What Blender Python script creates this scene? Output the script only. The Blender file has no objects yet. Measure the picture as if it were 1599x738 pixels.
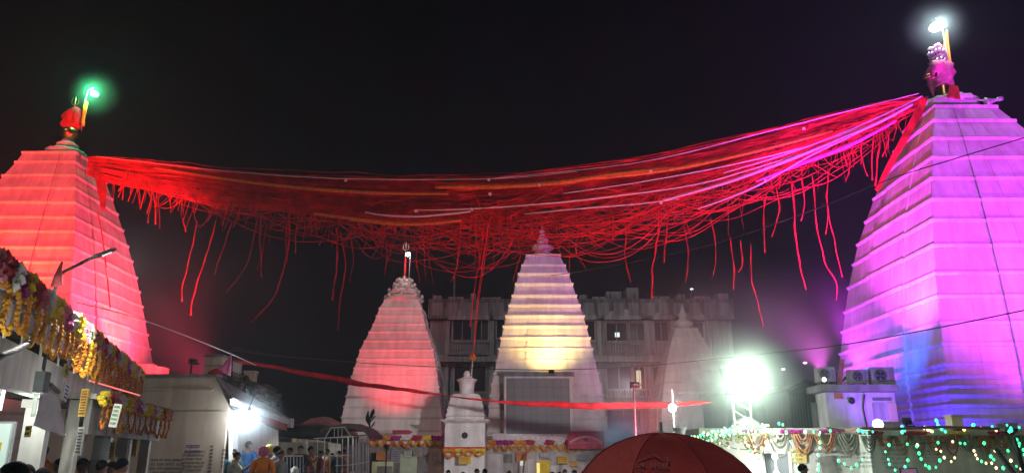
import bpy, bmesh, math, random
from mathutils import Vector, Matrix, noise
random.seed(7)
PI = math.pi
SC = bpy.context.scene
COL = SC.collection
# ------------------------------------------------------------ camera
H = 1.75
F = 1180.0
PITCH = math.atan(346 / F)
CP, SP = math.cos(PITCH), math.sin(PITCH)
cd = bpy.data.cameras.new('camera'); cam = bpy.data.objects.new('camera', cd); COL.objects.link(cam)
cam.location = (0, 0, H); cam.rotation_euler = (PI / 2 + PITCH, 0, 0)
cd.sensor_width = 36; cd.lens = 36 * F / 1599; cd.clip_end = 2000; cd.clip_start = 0.05
SC.camera = cam
# ------------------------------------------------------------ view, world, moon
SC.view_settings.view_transform = 'Standard'; SC.view_settings.look = 'None'
SC.view_settings.exposure = 0; SC.view_settings.gamma = 1
W = bpy.data.worlds.new('World'); SC.world = W; W.use_nodes = True
nt = W.node_tree; nt.nodes.clear()
sky = nt.nodes.new('ShaderNodeTexSky'); sky.sky_type = 'NISHITA'; sky.sun_disc = False
sky.sun_elevation = math.radians(32); sky.sun_rotation = math.radians(200)
bg = nt.nodes.new('ShaderNodeBackground'); bg.inputs['Strength'].default_value = 0.0003
out = nt.nodes.new('ShaderNodeOutputWorld')
nt.links.new(sky.outputs[0], bg.inputs[0]); nt.links.new(bg.outputs[0], out.inputs[0])
sd = bpy.data.lights.new('fill_sun', 'SUN'); sd.energy = 0.31; sd.angle = math.radians(10); sd.color = (1.0, .90, .90)  # dim sun lamp added as front fill for unseen lamps
fill_sun = bpy.data.objects.new('fill_sun', sd); COL.objects.link(fill_sun)
fill_sun.rotation_euler = (math.radians(58), 0, math.radians(-20))
SC.cycles.use_denoising = True
SC.cycles.max_bounces = 5; SC.cycles.diffuse_bounces = 3; SC.cycles.volume_bounces = 1
SC.cycles.sample_clamp_indirect = 4; SC.cycles.sample_clamp_direct = 0
SC.cycles.volume_step_rate = 2.0; SC.cycles.volume_max_steps = 96

# ------------------------------------------------------------ helpers
def ray(px, py):
    u = (px - 799.5) / F; v = (369 - py) / F
    return (u, CP - v * SP, SP + v * CP)
def at(px, py, Y):
    "world point at depth Y seen at photograph pixel px, py"
    d = ray(px, py); t = Y / d[1]
    return Vector((d[0] * t, Y, H + d[2] * t))
def rxy(px, py):
    d = ray(px, py); return d[0] / d[1], d[2] / d[1]

class MB:
    def __init__(s): s.v = []; s.f = []; s.m = []
    def add(s, vs, fs, mi=0):
        n = len(s.v); s.v += [tuple(x) for x in vs]
        s.f += [tuple(i + n for i in q) for q in fs]; s.m += [mi] * len(fs); return s
    def box(s, x0, x1, y0, y1, z0, z1, mi=0):
        vs = [(x0,y0,z0),(x1,y0,z0),(x1,y1,z0),(x0,y1,z0),(x0,y0,z1),(x1,y0,z1),(x1,y1,z1),(x0,y1,z1)]
        return s.add(vs, [(3,2,1,0),(4,5,6,7),(0,1,5,4),(1,2,6,5),(2,3,7,6),(3,0,4,7)], mi)
    def tube(s, pts, r, n=6, mi=0, rz=None, caps=True):
        "pts: list of points; r: radius or list; rz: flattening factor"
        pts = [Vector(p) for p in pts]; k = len(pts)
        if not isinstance(r, (list, tuple)): r = [r] * k
        base = len(s.v); up0 = None
        for i in range(k):
            d = (pts[min(i+1, k-1)] - pts[max(i-1, 0)])
            if d.length < 1e-9: d = Vector((0,0,1))
            d.normalize()
            if up0 is None:
                a = Vector((0,0,1)) if abs(d.z) < .9 else Vector((0,1,0))
            else: a = up0
            x = d.cross(a)
            if x.length < 1e-6: x = d.orthogonal()
            x.normalize(); yv = x.cross(d).normalized(); up0 = yv
            for j in range(n):
                t = 2 * PI * j / n
                s.v.append(tuple(pts[i] + x * (math.cos(t) * r[i]) + yv * (math.sin(t) * r[i] * (rz or 1))))
        for i in range(k - 1):
            for j in range(n):
                a = base + i*n + j; b = base + i*n + (j+1) % n
                s.f.append((a, b, b + n, a + n)); s.m.append(mi)
        if caps:
            s.f.append(tuple(base + j for j in reversed(range(n)))); s.m.append(mi)
            s.f.append(tuple(base + (k-1)*n + j for j in range(n))); s.m.append(mi)
        return s
    def lathe(s, prof, n=16, c=(0,0,0), mi=0, wav=0, wn=8):
        base = len(s.v); k = len(prof)
        for r, z in prof:
            for j in range(n):
                t = 2*PI*j/n; rr = r * (1 + wav * math.cos(wn * t))
                s.v.append((c[0] + rr*math.cos(t), c[1] + rr*math.sin(t), c[2] + z))
        for i in range(k-1):
            for j in range(n):
                a = base+i*n+j; b = base+i*n+(j+1) % n
                s.f.append((a, b, b+n, a+n)); s.m.append(mi)
        s.f.append(tuple(base + j for j in reversed(range(n)))); s.m.append(mi)
        s.f.append(tuple(base + (k-1)*n + j for j in range(n))); s.m.append(mi)
        return s
    def blob(s, c, r, n=7, k=5, jag=.18, mi=0, sq=1):
        "a ruffled flower head"
        c = Vector(c); base = len(s.v)
        for i in range(k):
            ph = PI * (i + .5) / k
            for j in range(n):
                t = 2*PI*(j + .5*(i % 2))/n
                rr = r * (1 + (jag if (i+j) % 2 else -jag))
                s.v.append((c.x + rr*math.sin(ph)*math.cos(t), c.y + rr*math.sin(ph)*math.sin(t), c.z + rr*math.cos(ph)*sq))
        for i in range(k-1):
            for j in range(n):
                a = base+i*n+j; b = base+i*n+(j+1) % n
                s.f.append((a, a+n, b+n, b)); s.m.append(mi)
        s.f.append(tuple(base+j for j in range(n))); s.m.append(mi)
        s.f.append(tuple(base+(k-1)*n+j for j in reversed(range(n)))); s.m.append(mi)
        return s
    def prism(s, poly, y0, y1, mi=0):
        "polygon in xz extruded along y"
        n = len(poly)
        vs = [(p[0], y0, p[1]) for p in poly] + [(p[0], y1, p[1]) for p in poly]
        fs = [tuple(range(n)), tuple(reversed(range(n, 2*n)))] + [(i, i+n, (i+1) % n + n, (i+1) % n) for i in range(n)]
        return s.add(vs, fs, mi)
    def mesh(s, name, mats, smooth=False):
        me = bpy.data.meshes.new(name); me.from_pydata(s.v, [], s.f)
        if not isinstance(mats, (list, tuple)): mats = [mats]
        for m in mats: me.materials.append(m)
        if len(mats) > 1: me.polygons.foreach_set('material_index', s.m)
        if smooth: me.polygons.foreach_set('use_smooth', [True]*len(me.polygons))
        bm = bmesh.new(); bm.from_mesh(me); bmesh.ops.recalc_face_normals(bm, faces=bm.faces); bm.to_mesh(me); bm.free()
        return me
    def obj(s, name, mats, parent=None, smooth=False, loc=None, rz=0):
        return link(name, s.mesh(name, mats, smooth), parent, loc, rz)
def link(name, me, parent=None, loc=None, rz=0):
    o = bpy.data.objects.new(name, me); COL.objects.link(o)
    if parent: o.parent = parent; KIDS.setdefault(parent.name, []).append(o)
    if loc is not None: o.location = loc
    if rz: o.rotation_euler = (0, 0, rz)
    return o
KIDS = {}
def tag(o, label=None, cat=None, group=None, kind=None):
    if label: o['label'] = label
    if cat: o['category'] = cat
    if group: o['group'] = group
    if kind: o['kind'] = kind
    return o
def thing(name, label, cat, loc=(0,0,0), rz=0, group=None):
    o = bpy.data.objects.new(name, None); COL.objects.link(o); o.location = loc; o.rotation_euler = (0,0,rz)
    o.empty_display_size = .2
    return tag(o, label, cat, group)
def copy_tree(o, parent=None):
    "a thing with copies of its parts and their sub-parts, sharing mesh data"
    c = o.copy(); COL.objects.link(c); c.parent = parent
    if parent: KIDS.setdefault(parent.name, []).append(c)
    for ch in list(KIDS.get(o.name, [])): copy_tree(ch, c)
    return c

# ------------------------------------------------------------ materials
MATS = {}
def mat(name, col, rough=.7, var=.12, scale=3.0, bump=.15, bscale=30, metal=0, streak=0, emis=None, trans=0, spec=.4, col2=None, thr=None):
    if name in MATS: return MATS[name]
    m = bpy.data.materials.new(name); m.use_nodes = True; t = m.node_tree; N = t.nodes; L = t.links
    b = N['Principled BSDF']; b.inputs['Roughness'].default_value = rough; b.inputs['Metallic'].default_value = metal
    b.inputs['Specular IOR Level'].default_value = spec
    tc = N.new('ShaderNodeTexCoord')
    n1 = N.new('ShaderNodeTexNoise'); n1.inputs['Scale'].default_value = scale; n1.inputs['Detail'].default_value = 6
    L.new(tc.outputs['Object'], n1.inputs['Vector'])
    rp = N.new('ShaderNodeValToRGB'); L.new(n1.outputs['Fac'], rp.inputs['Fac'])
    rp.color_ramp.elements[0].position = .3 if thr is None else thr - .05
    rp.color_ramp.elements[1].position = .72 if thr is None else thr + .05
    d = col2 or tuple(c * (1 - 2*var) for c in col)
    rp.color_ramp.elements[0].color = (*[max(0, c) for c in d], 1)
    rp.color_ramp.elements[1].color = (*[min(1, c * (1 + .5*var)) for c in col], 1)
    last = rp.outputs[0]
    if streak:
        mp = N.new('ShaderNodeMapping'); mp.inputs['Scale'].default_value = (2.2, 2.2, .25); L.new(tc.outputs['Object'], mp.inputs[0])
        n2 = N.new('ShaderNodeTexNoise'); n2.inputs['Scale'].default_value = 1.6; n2.inputs['Detail'].default_value = 8; L.new(mp.outputs[0], n2.inputs['Vector'])
        r2 = N.new('ShaderNodeValToRGB'); L.new(n2.outputs['Fac'], r2.inputs['Fac'])
        r2.color_ramp.elements[0].position = .40; r2.color_ramp.elements[1].position = .62
        k = 1 - streak; r2.color_ramp.elements[0].color = (k*.95, k*.92, k*.88, 1); r2.color_ramp.elements[1].color = (1,1,1,1)
        mx = N.new('ShaderNodeMix'); mx.data_type = 'RGBA'; mx.blend_type = 'MULTIPLY'; mx.inputs[0].default_value = 1
        L.new(last, mx.inputs[6]); L.new(r2.outputs[0], mx.inputs[7]); last = mx.outputs[2]
    L.new(last, b.inputs['Base Color'])
    if bump:
        n3 = N.new('ShaderNodeTexNoise'); n3.inputs['Scale'].default_value = bscale; n3.inputs['Detail'].default_value = 4; L.new(tc.outputs['Object'], n3.inputs['Vector'])
        bp = N.new('ShaderNodeBump'); bp.inputs['Strength'].default_value = bump; bp.inputs['Distance'].default_value = .02
        L.new(n3.outputs['Fac'], bp.inputs['Height']); L.new(bp.outputs[0], b.inputs['Normal'])
    if emis:
        b.inputs['Emission Color'].default_value = (*emis[0], 1); b.inputs['Emission Strength'].default_value = emis[1]
    if trans: b.inputs['Transmission Weight'].default_value = trans
    MATS[name] = m; return m
def glow(name, col, s, quiet=False):
    if name in MATS: return MATS[name]
    m = bpy.data.materials.new(name); m.use_nodes = True; b = m.node_tree.nodes['Principled BSDF']
    b.inputs['Base Color'].default_value = (.5, .5, .5, 1)
    b.inputs['Emission Color'].default_value = (*col, 1); b.inputs['Emission Strength'].default_value = s
    if quiet: m.cycles.emission_sampling = 'NONE'
    MATS[name] = m; return m
M_tower = mat('tower_lime_plaster', (.80,.78,.76), .75, .10, .8, .35, 11, streak=.10)
M_tower_r = mat('tower_old_plaster', (.78,.72,.69), .8, .12, .9, .4, 11, streak=.13)
M_white = mat('white_paint', (.76,.76,.74), .6, .08, 2.5, .1, 20, streak=.15)
M_dirty = mat('dirty_white_paint', (.62,.61,.56), .75, .14, 1.6, .2, 18, streak=.3)
M_cream = mat('cream_plaster', (.66,.53,.41), .8, .08, 1.1, .2, 16, streak=.14)
M_grey = mat('grey_concrete', (.30,.30,.29), .85, .18, 2.0, .3, 12, streak=.25)
M_dark = mat('dark_iron', (.04,.045,.05), .55, .2, 6, .1, 40, metal=.6)
M_black = mat('black_plastic', (.015,.015,.017), .5, .2, 6, .05, 40)
M_steel = mat('painted_steel', (.55,.56,.56), .4, .1, 5, .05, 40, metal=.3)
M_brass = mat('worn_brass', (.55,.36,.12), .28, .2, 8, .1, 30, metal=1)
M_gold = mat('gilded_metal', (.85,.55,.15), .25, .15, 8, .08, 30, metal=1)
M_red = mat('red_cloth', (.66,.03,.04), .95, .28, 2.2, .5, 60, spec=.1)
M_pink = mat('pink_cloth', (.75,.18,.36), .85, .15, 9, .2, 80)
M_orange = mat('orange_cloth', (.85,.26,.03), .85, .12, 9, .2, 80)
M_yellow = mat('yellow_cloth', (.85,.60,.04), .85, .12, 9, .2, 80)
M_whitecloth = mat('white_cloth', (.80,.79,.75), .85, .08, 6, .2, 80)
M_thread = mat('red_sacred_thread', (.78,.035,.045), .95, .3, 1.7, 0, spec=.1)
M_sky = None

def floodlight(label, loc, target, col, power, size=.3, angle=60, blend=.7, strength=12, group='floodlights washing the towers', name='floodlight', body=M_black, spot=True, radius=.12, stand=0):
    "LED flood: housing, cooling fins, glass, bracket, with its own light"
    loc = Vector(loc); target = Vector(target); d = (target - loc).normalized()
    t = thing(name, label, 'floodlight', loc, 0, group)
    q = d.to_track_quat('-Z', 'Y')
    t.rotation_mode = 'QUATERNION'; t.rotation_quaternion = q
    s = size
    MB().box(-s, s, -s*.7, s*.7, .0, .10).obj('housing', body, t)
    for i in range(5):
        x = -s*.8 + i*s*.4
        MB().box(x-.01, x+.01, -s*.6, s*.6, .1, .16).obj('cooling_fin', body, t)
    MB().box(-s*.9, s*.9, -s*.6, s*.6, -.012, -.002).obj('glass', glow('flood_glass_' + '_'.join('%.2f' % c for c in col) + '_%g' % strength, col, strength), t)
    MB().tube([(-s*1.05,0,.05),(-s*1.05,0,.3),(s*1.05,0,.3),(s*1.05,0,.05)], .018, 5).obj('bracket', M_dark, t)
    if stand is not None:
        qi = q.inverted(); MB().tube([qi @ Vector((0,0,-.05-s*.4)), qi @ Vector((0,0,stand-loc.z))], .03, 6).obj('stand', M_dark, t)
    ld = bpy.data.lights.new('lamp_light', 'SPOT' if spot else 'POINT'); ld.energy = power; ld.color = col
    ld.shadow_soft_size = radius
    if spot: ld.spot_size = math.radians(angle); ld.spot_blend = blend
    lo = bpy.data.objects.new('lamp_light', ld); COL.objects.link(lo); lo.parent = t; lo.location = (0, 0, -.08)
    return t
def point(parent, loc, power, col, radius=.1, name='lamp_light'):
    ld = bpy.data.lights.new(name, 'POINT'); ld.energy = power; ld.color = col; ld.shadow_soft_size = radius
    lo = bpy.data.objects.new(name, ld); COL.objects.link(lo); lo.location = loc
    if parent: lo.parent = parent
    return lo

# ------------------------------------------------------------ ground
def ground():
    m = mat('stone_paving', (.20,.19,.18), .6, .2, .8, .3, 9)
    o = MB().add([(-700,-100,0),(700,-100,0),(700,1500,0),(-700,1500,0)], [(0,1,2,3)]).obj('ground', m); tag(o, 'stone paved temple courtyard', kind='structure')
ground()
# ------------------------------------------------------------ the towers
def plan(w, off=0.0):
    "stepped square: a central offset on each side"
    a = .42 * w; d = .02 * w
    q = [(-w,-w), (-a,-w), (-a,-w-d), (a,-w-d), (a,-w)]
    P = []
    for k in range(4):
        c, s = math.cos(k*PI/2), math.sin(k*PI/2)
        P += [(x*c - y*s, x*s + y*c) for x, y in q]
    return P
def loft(mb, rings):
    n = len(rings[0][0]); base = len(mb.v)
    for P, z in rings: mb.v += [(x, y, z) for x, y in P]
    for i in range(len(rings)-1):
        for j in range(n):
            a = base+i*n+j; b = base+i*n+(j+1) % n
            mb.f.append((a, b, b+n, a+n)); mb.m.append(0)
    mb.f.append(tuple(base+j for j in reversed(range(n)))); mb.m.append(0)
    mb.f.append(tuple(base+(len(rings)-1)*n+j for j in range(n))); mb.m.append(0)
    return mb
def tower(label, c, prof, zs, m, lip, liph, splits, faces=(0, 1, 3), gap=.013, grow=.016):
    "prof: (z, halfwidth); zs: tier joints from the base up; splits: panels in side strip / centre strip"
    t = thing('temple_tower', label, 'temple tower', (c[0], c[1], 0))
    prof = sorted(prof)
    def w(z):
        if z <= prof[0][0]: return prof[0][1]
        for (z0, w0), (z1, w1) in zip(prof, prof[1:]):
            if z <= z1: return w0 + (w1-w0)*(z-z0)/(z1-z0)
        return prof[-1][1]
    for i, (z0, z1) in enumerate(zip(zs, zs[1:])):
        w0, w1 = w(z0), w(z1); zl = z1 - liph
        wl = w0 + (w1-w0)*(zl-z0)/(z1-z0)
        mb = MB(); loft(mb, [(plan(w0), z0 + .002), (plan(wl), zl), (plan(wl+lip*.35), zl+liph*.15), (plan(w1+lip), z1-liph*.3), (plan(w1+lip), z1)])
        ti = mb.obj('tier', m, t)
        wz = lambda z: w0 + (w1-w0)*(z-z0)/(z1-z0)
        for k in faces:
            cc, ss = math.cos(k*PI/2), math.sin(k*PI/2)
            for (fa, fb, dd, n) in ((-1, -.42, 0, splits[0]), (-.42, .42, .02, splits[1]), (.42, 1, 0, splits[0])):
                for j in range(n):
                    jit = random.uniform(-.03, .03)/n if 0 < j else 0
                    u0 = fa + (fb-fa)*j/n; u1 = fa + (fb-fa)*(j+1)/n
                    za = z0 + (gap if i else gap); zb = zl - .004
                    g = grow + random.uniform(-.006, .006)
                    vs = []
                    for yy in (0, g):
                        for (zz, uu, sg) in ((za,u0,1),(za,u1,-1),(zb,u1,-1),(zb,u0,1)):
                            ww = wz(zz); x = uu*ww + sg*gap/2; y = -ww*(1+dd) - yy + (.01 if yy == 0 else 0)
                            vs.append((x*cc - y*ss, x*ss + y*cc, zz))
                    MB().add(vs, [(3,2,1,0),(4,5,6,7),(0,1,5,4),(1,2,6,5),(2,3,7,6),(3,0,4,7)]).obj('panel', m, ti)
    t['w'] = 0
    del t['w']
    return t, w
def corner_prof(Xc, Yc, pts):
    "silhouette of the rear inner corner -> (z, halfwidth)"
    P = []
    for px, py in pts:
        r, q = rxy(px, py); r = abs(r); wv = (abs(Xc) - r*Yc)/(1+r)
        P.append((H + q*(Yc+wv), wv))
    return sorted(P)
def front_prof(Yc, pts):
    P = []; xs = []
    for py, x0, x1 in pts:
        r0, q = rxy(x0, py); r1, q = rxy(x1, py)
        # half width at front face
        k = (r1-r0)/2; wv = k*Yc/(1+k); P.append((H + q*(Yc-wv), wv)); xs.append((r0+r1)/2)
    return sorted(P), sum(xs)/len(xs)
def joint_z(Yc, P, ys):
    out = []
    for y in ys:
        q = rxy(799, y)[1]; z = H + q*Yc
        for _ in range(12):
            wv = interp(P, z); z = H + q*(Yc - wv)
        out.append(z)
    return sorted(out)
def interp(P, z):
    P = sorted(P)
    if z <= P[0][0]: return P[0][1]
    for (a, b), (c, d) in zip(P, P[1:]):
        if z <= c: return b + (d-b)*(z-a)/(c-a)
    return P[-1][1]

# right tower
RX, RY = 18.47, 29.3
RP = corner_prof(RX, RY, [(1385,262),(1365,312),(1340,382),(1323,462),(1313,545),(1311,600)])
RP = [(0, 4.25)] + RP + [(15.9, 1.05)]
rz = [.4, 1.6] + joint_z(RY, RP, [652,630,614,600,585,566,534,501,460,424,381,342,310,277,245,215,187,165])
tr, rw = tower('tall tower at right flooded magenta and violet, with an orange flag', (RX, RY), RP, rz, M_tower, .09, .14, (2, 3))
# left tower
LX, LY = -21.6, 34.0
LP = corner_prof(LX, LY, [(165,285),(180,326),(195,370),(212,430),(224,490),(234,545),(240,578)])
LP = [(0, LP[0][1] + .3)] + LP + [(16.3, 1.0)]
lz = [.4, 1.6, 2.6, 3.5] + joint_z(LY, LP, [590,560,532,505,480,456,432,408,385,360,338,315,293,273,252,237])
tl, lw = tower('tall tower at left flooded red and orange, with a yellow flag', (LX, LY), LP, lz, M_tower_r, .08, .13, (1, 3))
# small red tower
SY = 42.0
SPf, sx = front_prof(SY, [(467,600,650),(480,592,656),(505,583,662),(545,561,673),(602,542,682),(650,532,687),(700,530,688)])
SX = sx * (SY - 2.2)
sz = [.4, 1.4] + joint_z(SY, SPf, [694,670,650,633,617,602,586,573,559,545,531,517,505,492,480,467])
ts, sw = tower('small white tower washed with red light, topped by a trident', (SX, SY), SPf, sz, M_tower, .07, .12, (1, 3))
# central tower
CY = 46.0
CPf, cx = front_prof(CY, [(397,823,872),(413,817,881),(426,812,888),(460,803,900),(492,793,912),(526,786,922),(561,780,931),(600,770,940),(640,763,944),(670,760,947),(710,758,948)])
CX = cx * (CY - 2.9)
cz = [.4, 1.4] + joint_z(CY, CPf, [694,672,650,632,615,598,580,561,543,526,508,492,475,460,442,426,413,397])
tc_, cw = tower('middle tower lit yellow above the blank video screen', (CX, CY), CPf, cz, M_tower, .11, .19, (1, 3))
# far pale tower
FY = 60.0
FPf, fx = front_prof(FY, [(512,1063,1097),(545,1050,1112),(580,1042,1126),(620,1036,1138),(670,1030,1146)])
FX = fx * (FY - 2.5)
fz = [.4, 2.0] + joint_z(FY, FPf, [670,650,630,611,594,577,560,543,527,512])
tf, fw = tower('pale unlit tower far back, veiled in smoke left of the big floodlight', (FX, FY), FPf, fz, M_tower_r, .07, .14, (1, 2))
M_ridge = mat('dark_ridge_stone', (.16,.13,.14), .85, .2, 6, .3, 20)

# ------------------------------------------------------------ finials
def neck(parent, z, s, m, name='lotus_crown'):
    MB().lathe([(.75*s,0),(.55*s,.15*s),(.5*s,.3*s)], 20, (0,0,z)).obj('neck', m, parent, True)
    MB().lathe([(.5*s,0),(1.05*s,.12*s),(1.2*s,.3*s),(1.1*s,.45*s),(.6*s,.55*s)], 32, (0,0,z+.3*s), wav=.05, wn=16).obj(name, m, parent, True)
# left peak
zt = lz[-1]
neck(tl, zt-.05, .74, M_tower_r)
MB().lathe([(.42,0),(.5,.12),(.32,.25),(.24,.4)], 16, (0,0,zt+.72)).obj('pedestal', M_tower_r, tl, True)
pot = MB().lathe([(.14,0),(.24,.05),(.42,.26),(.44,.46),(.30,.66),(.16,.74),(.22,.82)], 20, (0,0,zt+1.08)).obj('brass_pot', M_brass, tl, True)
MB().lathe([(.22,0),(.30,.1),(.20,.2),(.26,.3),(.2,.42),(.12,.5)], 16, (0,0,zt+1.9)).obj('upper_pot', M_brass, tl, True)
def trident(parent, z, s, m):
    MB().tube([(0,0,z),(0,0,z+1.1*s)], .03*s, 6).obj('trident_shaft', m, parent)
    for k in (-1, 1):
        MB().tube([(0,0,z+.75*s),(k*.12*s,0,z+.72*s),(k*.2*s,0,z+.82*s),(k*.19*s,0,z+1.0*s),(k*.14*s,0,z+1.18*s)], [.03*s,.035*s,.035*s,.03*s,.006], 6).obj('prong', m, parent)
    MB().tube([(0,0,z+.9*s),(0,0,z+1.1*s),(0,0,z+1.32*s)], [.03*s,.045*s,.004], 6).obj('prong', m, parent)
trident(tl, zt+2.4, .85, M_brass)
def drape(name, label, cat, rows, m, parent=None, group=None, thick=.012, amp=.03, sub=6):
    "cloth sheet through a grid of points given as rows, with folds and thickness"
    g = []
    for r in rows:
        rr = []
        for a, b in zip(r, r[1:]):
            for i in range(sub): rr.append(Vector(a).lerp(Vector(b), i/sub))
        rr.append(Vector(r[-1])); g.append(rr)
    gg = []
    for a, b in zip(g, g[1:]):
        for i in range(sub): gg.append([p.lerp(q, i/sub) for p, q in zip(a, b)])
    gg.append(g[-1]); nr, nc = len(gg), len(gg[0])
    vs = []
    for k in (0, 1):
        for i, r in enumerate(gg):
            for j, p in enumerate(r):
                o = noise.noise(p*3.1)*amp + math.sin(j*1.9 + noise.noise(p)*4)*amp*.7
                vs.append((p.x + o*.4, p.y + o + k*thick, p.z + o*.2))
    fs = []; n = nr*nc
    for i in range(nr-1):
        for j in range(nc-1):
            a = i*nc+j; fs += [(a, a+1, a+nc+1, a+nc), (a+n, a+nc+n, a+nc+1+n, a+1+n)]
    for i in range(nr-1):
        for j in (0, nc-1): a = i*nc+j; fs.append((a, a+nc, a+nc+n, a+n))
    for j in range(nc-1):
        for i in (0, nr-1): a = i*nc+j; fs.append((a, a+1, a+1+n, a+n))
    o = MB().add(vs, fs).obj(name, m, parent, True)
    if label: tag(o, label, cat, group)
    return o
def P(px, py, Y): return tuple(at(px, py, Y))
def wrap(name, label, c, prof, m, seed=1, lean=0):
    "cloth wound round a core: uneven lathe with folds"
    mb = MB(); n = 20; vs = []
    for i, (r, z) in enumerate(prof):
        for j in range(n):
            t = 2*PI*j/n; rr = r*(1 + .16*math.sin(3*t + z*4 + seed) + .10*math.sin(7*t - z*6) + .12*noise.noise(Vector((math.cos(t)*2, math.sin(t)*2, z*2+seed))))
            vs.append((rr*math.cos(t) + lean*z, rr*math.sin(t), z + .05*math.sin(2*t+seed)))
    fs = [(i*n+j, i*n+(j+1) % n, (i+1)*n+(j+1) % n, (i+1)*n+j) for i in range(len(prof)-1) for j in range(n)]
    fs += [tuple(reversed(range(n))), tuple((len(prof)-1)*n+j for j in range(n))]
    return tag(mb.add(vs, fs).obj(name, m, None, True, loc=c), label, 'cloth')
wrap('wrapped_cloth', 'red cloth wrapped round the peak of the left tower under the trident', (LX, LY, zt+1.75), [(.34,0),(.40,.15),(.36,.35),(.44,.55),(.42,.75),(.28,.95),(.12,1.1)], M_red, 2, .05)
drape('wrapped_cloth', 'loose end of red cloth blowing left from the peak of the left tower', 'cloth', [[P(107,170,33.5),P(116,172,33.4)],[P(105,184,33.4),P(112,186,33.4)],[P(106,194,33.4),P(110,195,33.4)]], M_red, amp=.05)
drape('yellow_flag', 'narrow yellow flag hanging from a thin pole on the left tower', 'flag',
      [[P(131,158,33.9),P(136,158,33.9)],[P(129,176,33.9),P(135,178,33.9)],[P(127,196,33.9),P(132,198,33.9)]], M_yellow, amp=.05)
tpl = thing('flag_pole', 'thin slanting pole on the left tower holding a yellow flag and a green lamp', 'pole')
MB().tube([P(127,204,34),P(131,165,34),P(138,141,34),P(146,137,34)], .025, 6).obj('pole', M_steel, tpl)
gl = thing('beacon_lamp', 'bright green beacon lamp above the left tower', 'lamp', at(148,147,34))
MB().lathe([(.04,-.02),(.16,.0),(.20,.1),(.16,.22),(.06,.26)], 14, (0,0,-.1)).obj('bulb', glow('green_lamp_glass', (.06,1,.40), 5), gl, True)
MB().lathe([(.05,0),(.07,.05),(.03,.2)], 10, (0,0,.16)).obj('lamp_cap', M_dark, gl, True)
point(gl, (.0,-.32,0), 420, (.15,1,.55), .08)

# right peak: figure of wrapped pots with ornaments
zt = rz[-1]
neck(tr, zt-.1, 1.0, M_tower)
fg = thing('peak_ornament', 'stacked pot ornament wrapped in pink cloth and silver garlands on the right tower', 'ornament', (RX, RY, zt+.9))
MB().lathe([(.3,0),(.34,.1),(.26,.3),(.3,.5),(.24,.7),(.2,.75)], 18).obj('base_pot', M_brass, fg, True)
MB().lathe([(.2,0),(.36,.15),(.42,.4),(.32,.62),(.18,.72)], 18, (0,0,.75)).obj('belly_pot', M_brass, fg, True)
for z, r in ((1.5,.24),(1.72,.3),(1.95,.26),(2.15,.3),(2.4,.22)):
    mb = MB()
    for k in range(12):
        a = 2*PI*k/12; mb.blob((r*math.cos(a), r*math.sin(a), z + .05*math.sin(3*a)), .09, 6, 4)
    tag(mb.obj('silver_garland', mat('silver_foil_flowers', (.75,.62,.66), .3, .2, 20, .2, 40, metal=.6), fg), kind='stuff')
MB().tube([(0,0,1.4),(0,0,2.6)], .1, 8).obj('core_rod', M_brass, fg)
MB().tube([(-.1,0,1.05),(-.45,-.05,1.1),(-.75,-.05,1.02)], [.12,.1,.13], 8).obj('horn', M_brass, fg, True)
MB().tube([(-.55,-.05,1.0),(-.52,-.05,.6),(-.5,-.08,.1)], [.06,.1,.04], 8).obj('tassel', M_pink, fg, True)
wrap('pink_shawl', 'bright pink cloth tied round the middle of the right tower ornament', (RX, RY, zt+1.5), [(.42,0),(.5,.2),(.46,.45),(.56,.7),(.48,.95),(.34,1.1)], M_pink, 5)
drape('orange_flag', 'tall pointed orange flag beside the ornament on the right tower', 'flag',
      [[P(1477,48,29.3),P(1479,48,29.3)],[P(1473,70,29.3),P(1482,72,29.3)],[P(1470,98,29.2),P(1486,100,29.3)],[P(1472,128,29.2),P(1486,130,29.3)]], M_orange, amp=.1)
MB().tube([P(1477,132,29.5),P(1478,46,29.5)], .025, 6).obj('flag_pole', M_steel)
tag(SC.objects['flag_pole.001'] if 'flag_pole.001' in SC.objects else SC.objects['flag_pole'], 'thin upright steel pole of the orange flag on the right tower', 'pole')
drape('red_cloth', 'red cloth hanging over the crown of the right tower', 'cloth', [[P(1483,132,28.2),P(1496,134,28.2)],[P(1478,152,27.9),P(1500,156,27.9)]], M_red, amp=.06)
hs = thing('horn_speaker', 'horn loudspeaker poking out from the top edge of the right tower', 'loudspeaker', at(1552,157,28.0))
hs.rotation_euler = (0, math.radians(80), math.radians(-15))
MB().lathe([(.22,0),(.17,.08),(.09,.25),(.05,.42),(.09,.44),(.09,.62)], 16, (0,0,-.3)).obj('horn', M_steel, hs, True)
MB().tube([at(1552,157,28.0)-hs.location, (0,0,-.02)], .02).obj('clamp', M_dark, hs)
_m = hs.rotation_euler.to_matrix().inverted(); MB().tube([_m @ (at(1496,153,28.3)-hs.location), _m @ (at(1540,157,28.1)-hs.location)], .04).obj('arm', M_steel, hs)
wl_ = thing('beacon_lamp', 'bright white beacon lamp above the right tower ornament', 'lamp', at(1461,43,29.0))
MB().lathe([(.05,-.06),(.2,-.02),(.26,.08),(.2,.2),(.08,.24)], 14, (0,0,-.08)).obj('bulb', glow('white_lamp_glass', (.85,1,1), 40), wl_, True)
MB().lathe([(.08,0),(.10,.05),(.04,.22)], 10, (0,0,.15)).obj('lamp_cap', M_dark, wl_, True)
MB().tube([(0,.05,.3),(.35,.1,.2),(.42,.2,-2.0)], .025, 6).obj('pole', M_steel, wl_)
point(wl_, (0,-.42,-.05), 260, (.85,1,1), .1)

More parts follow.
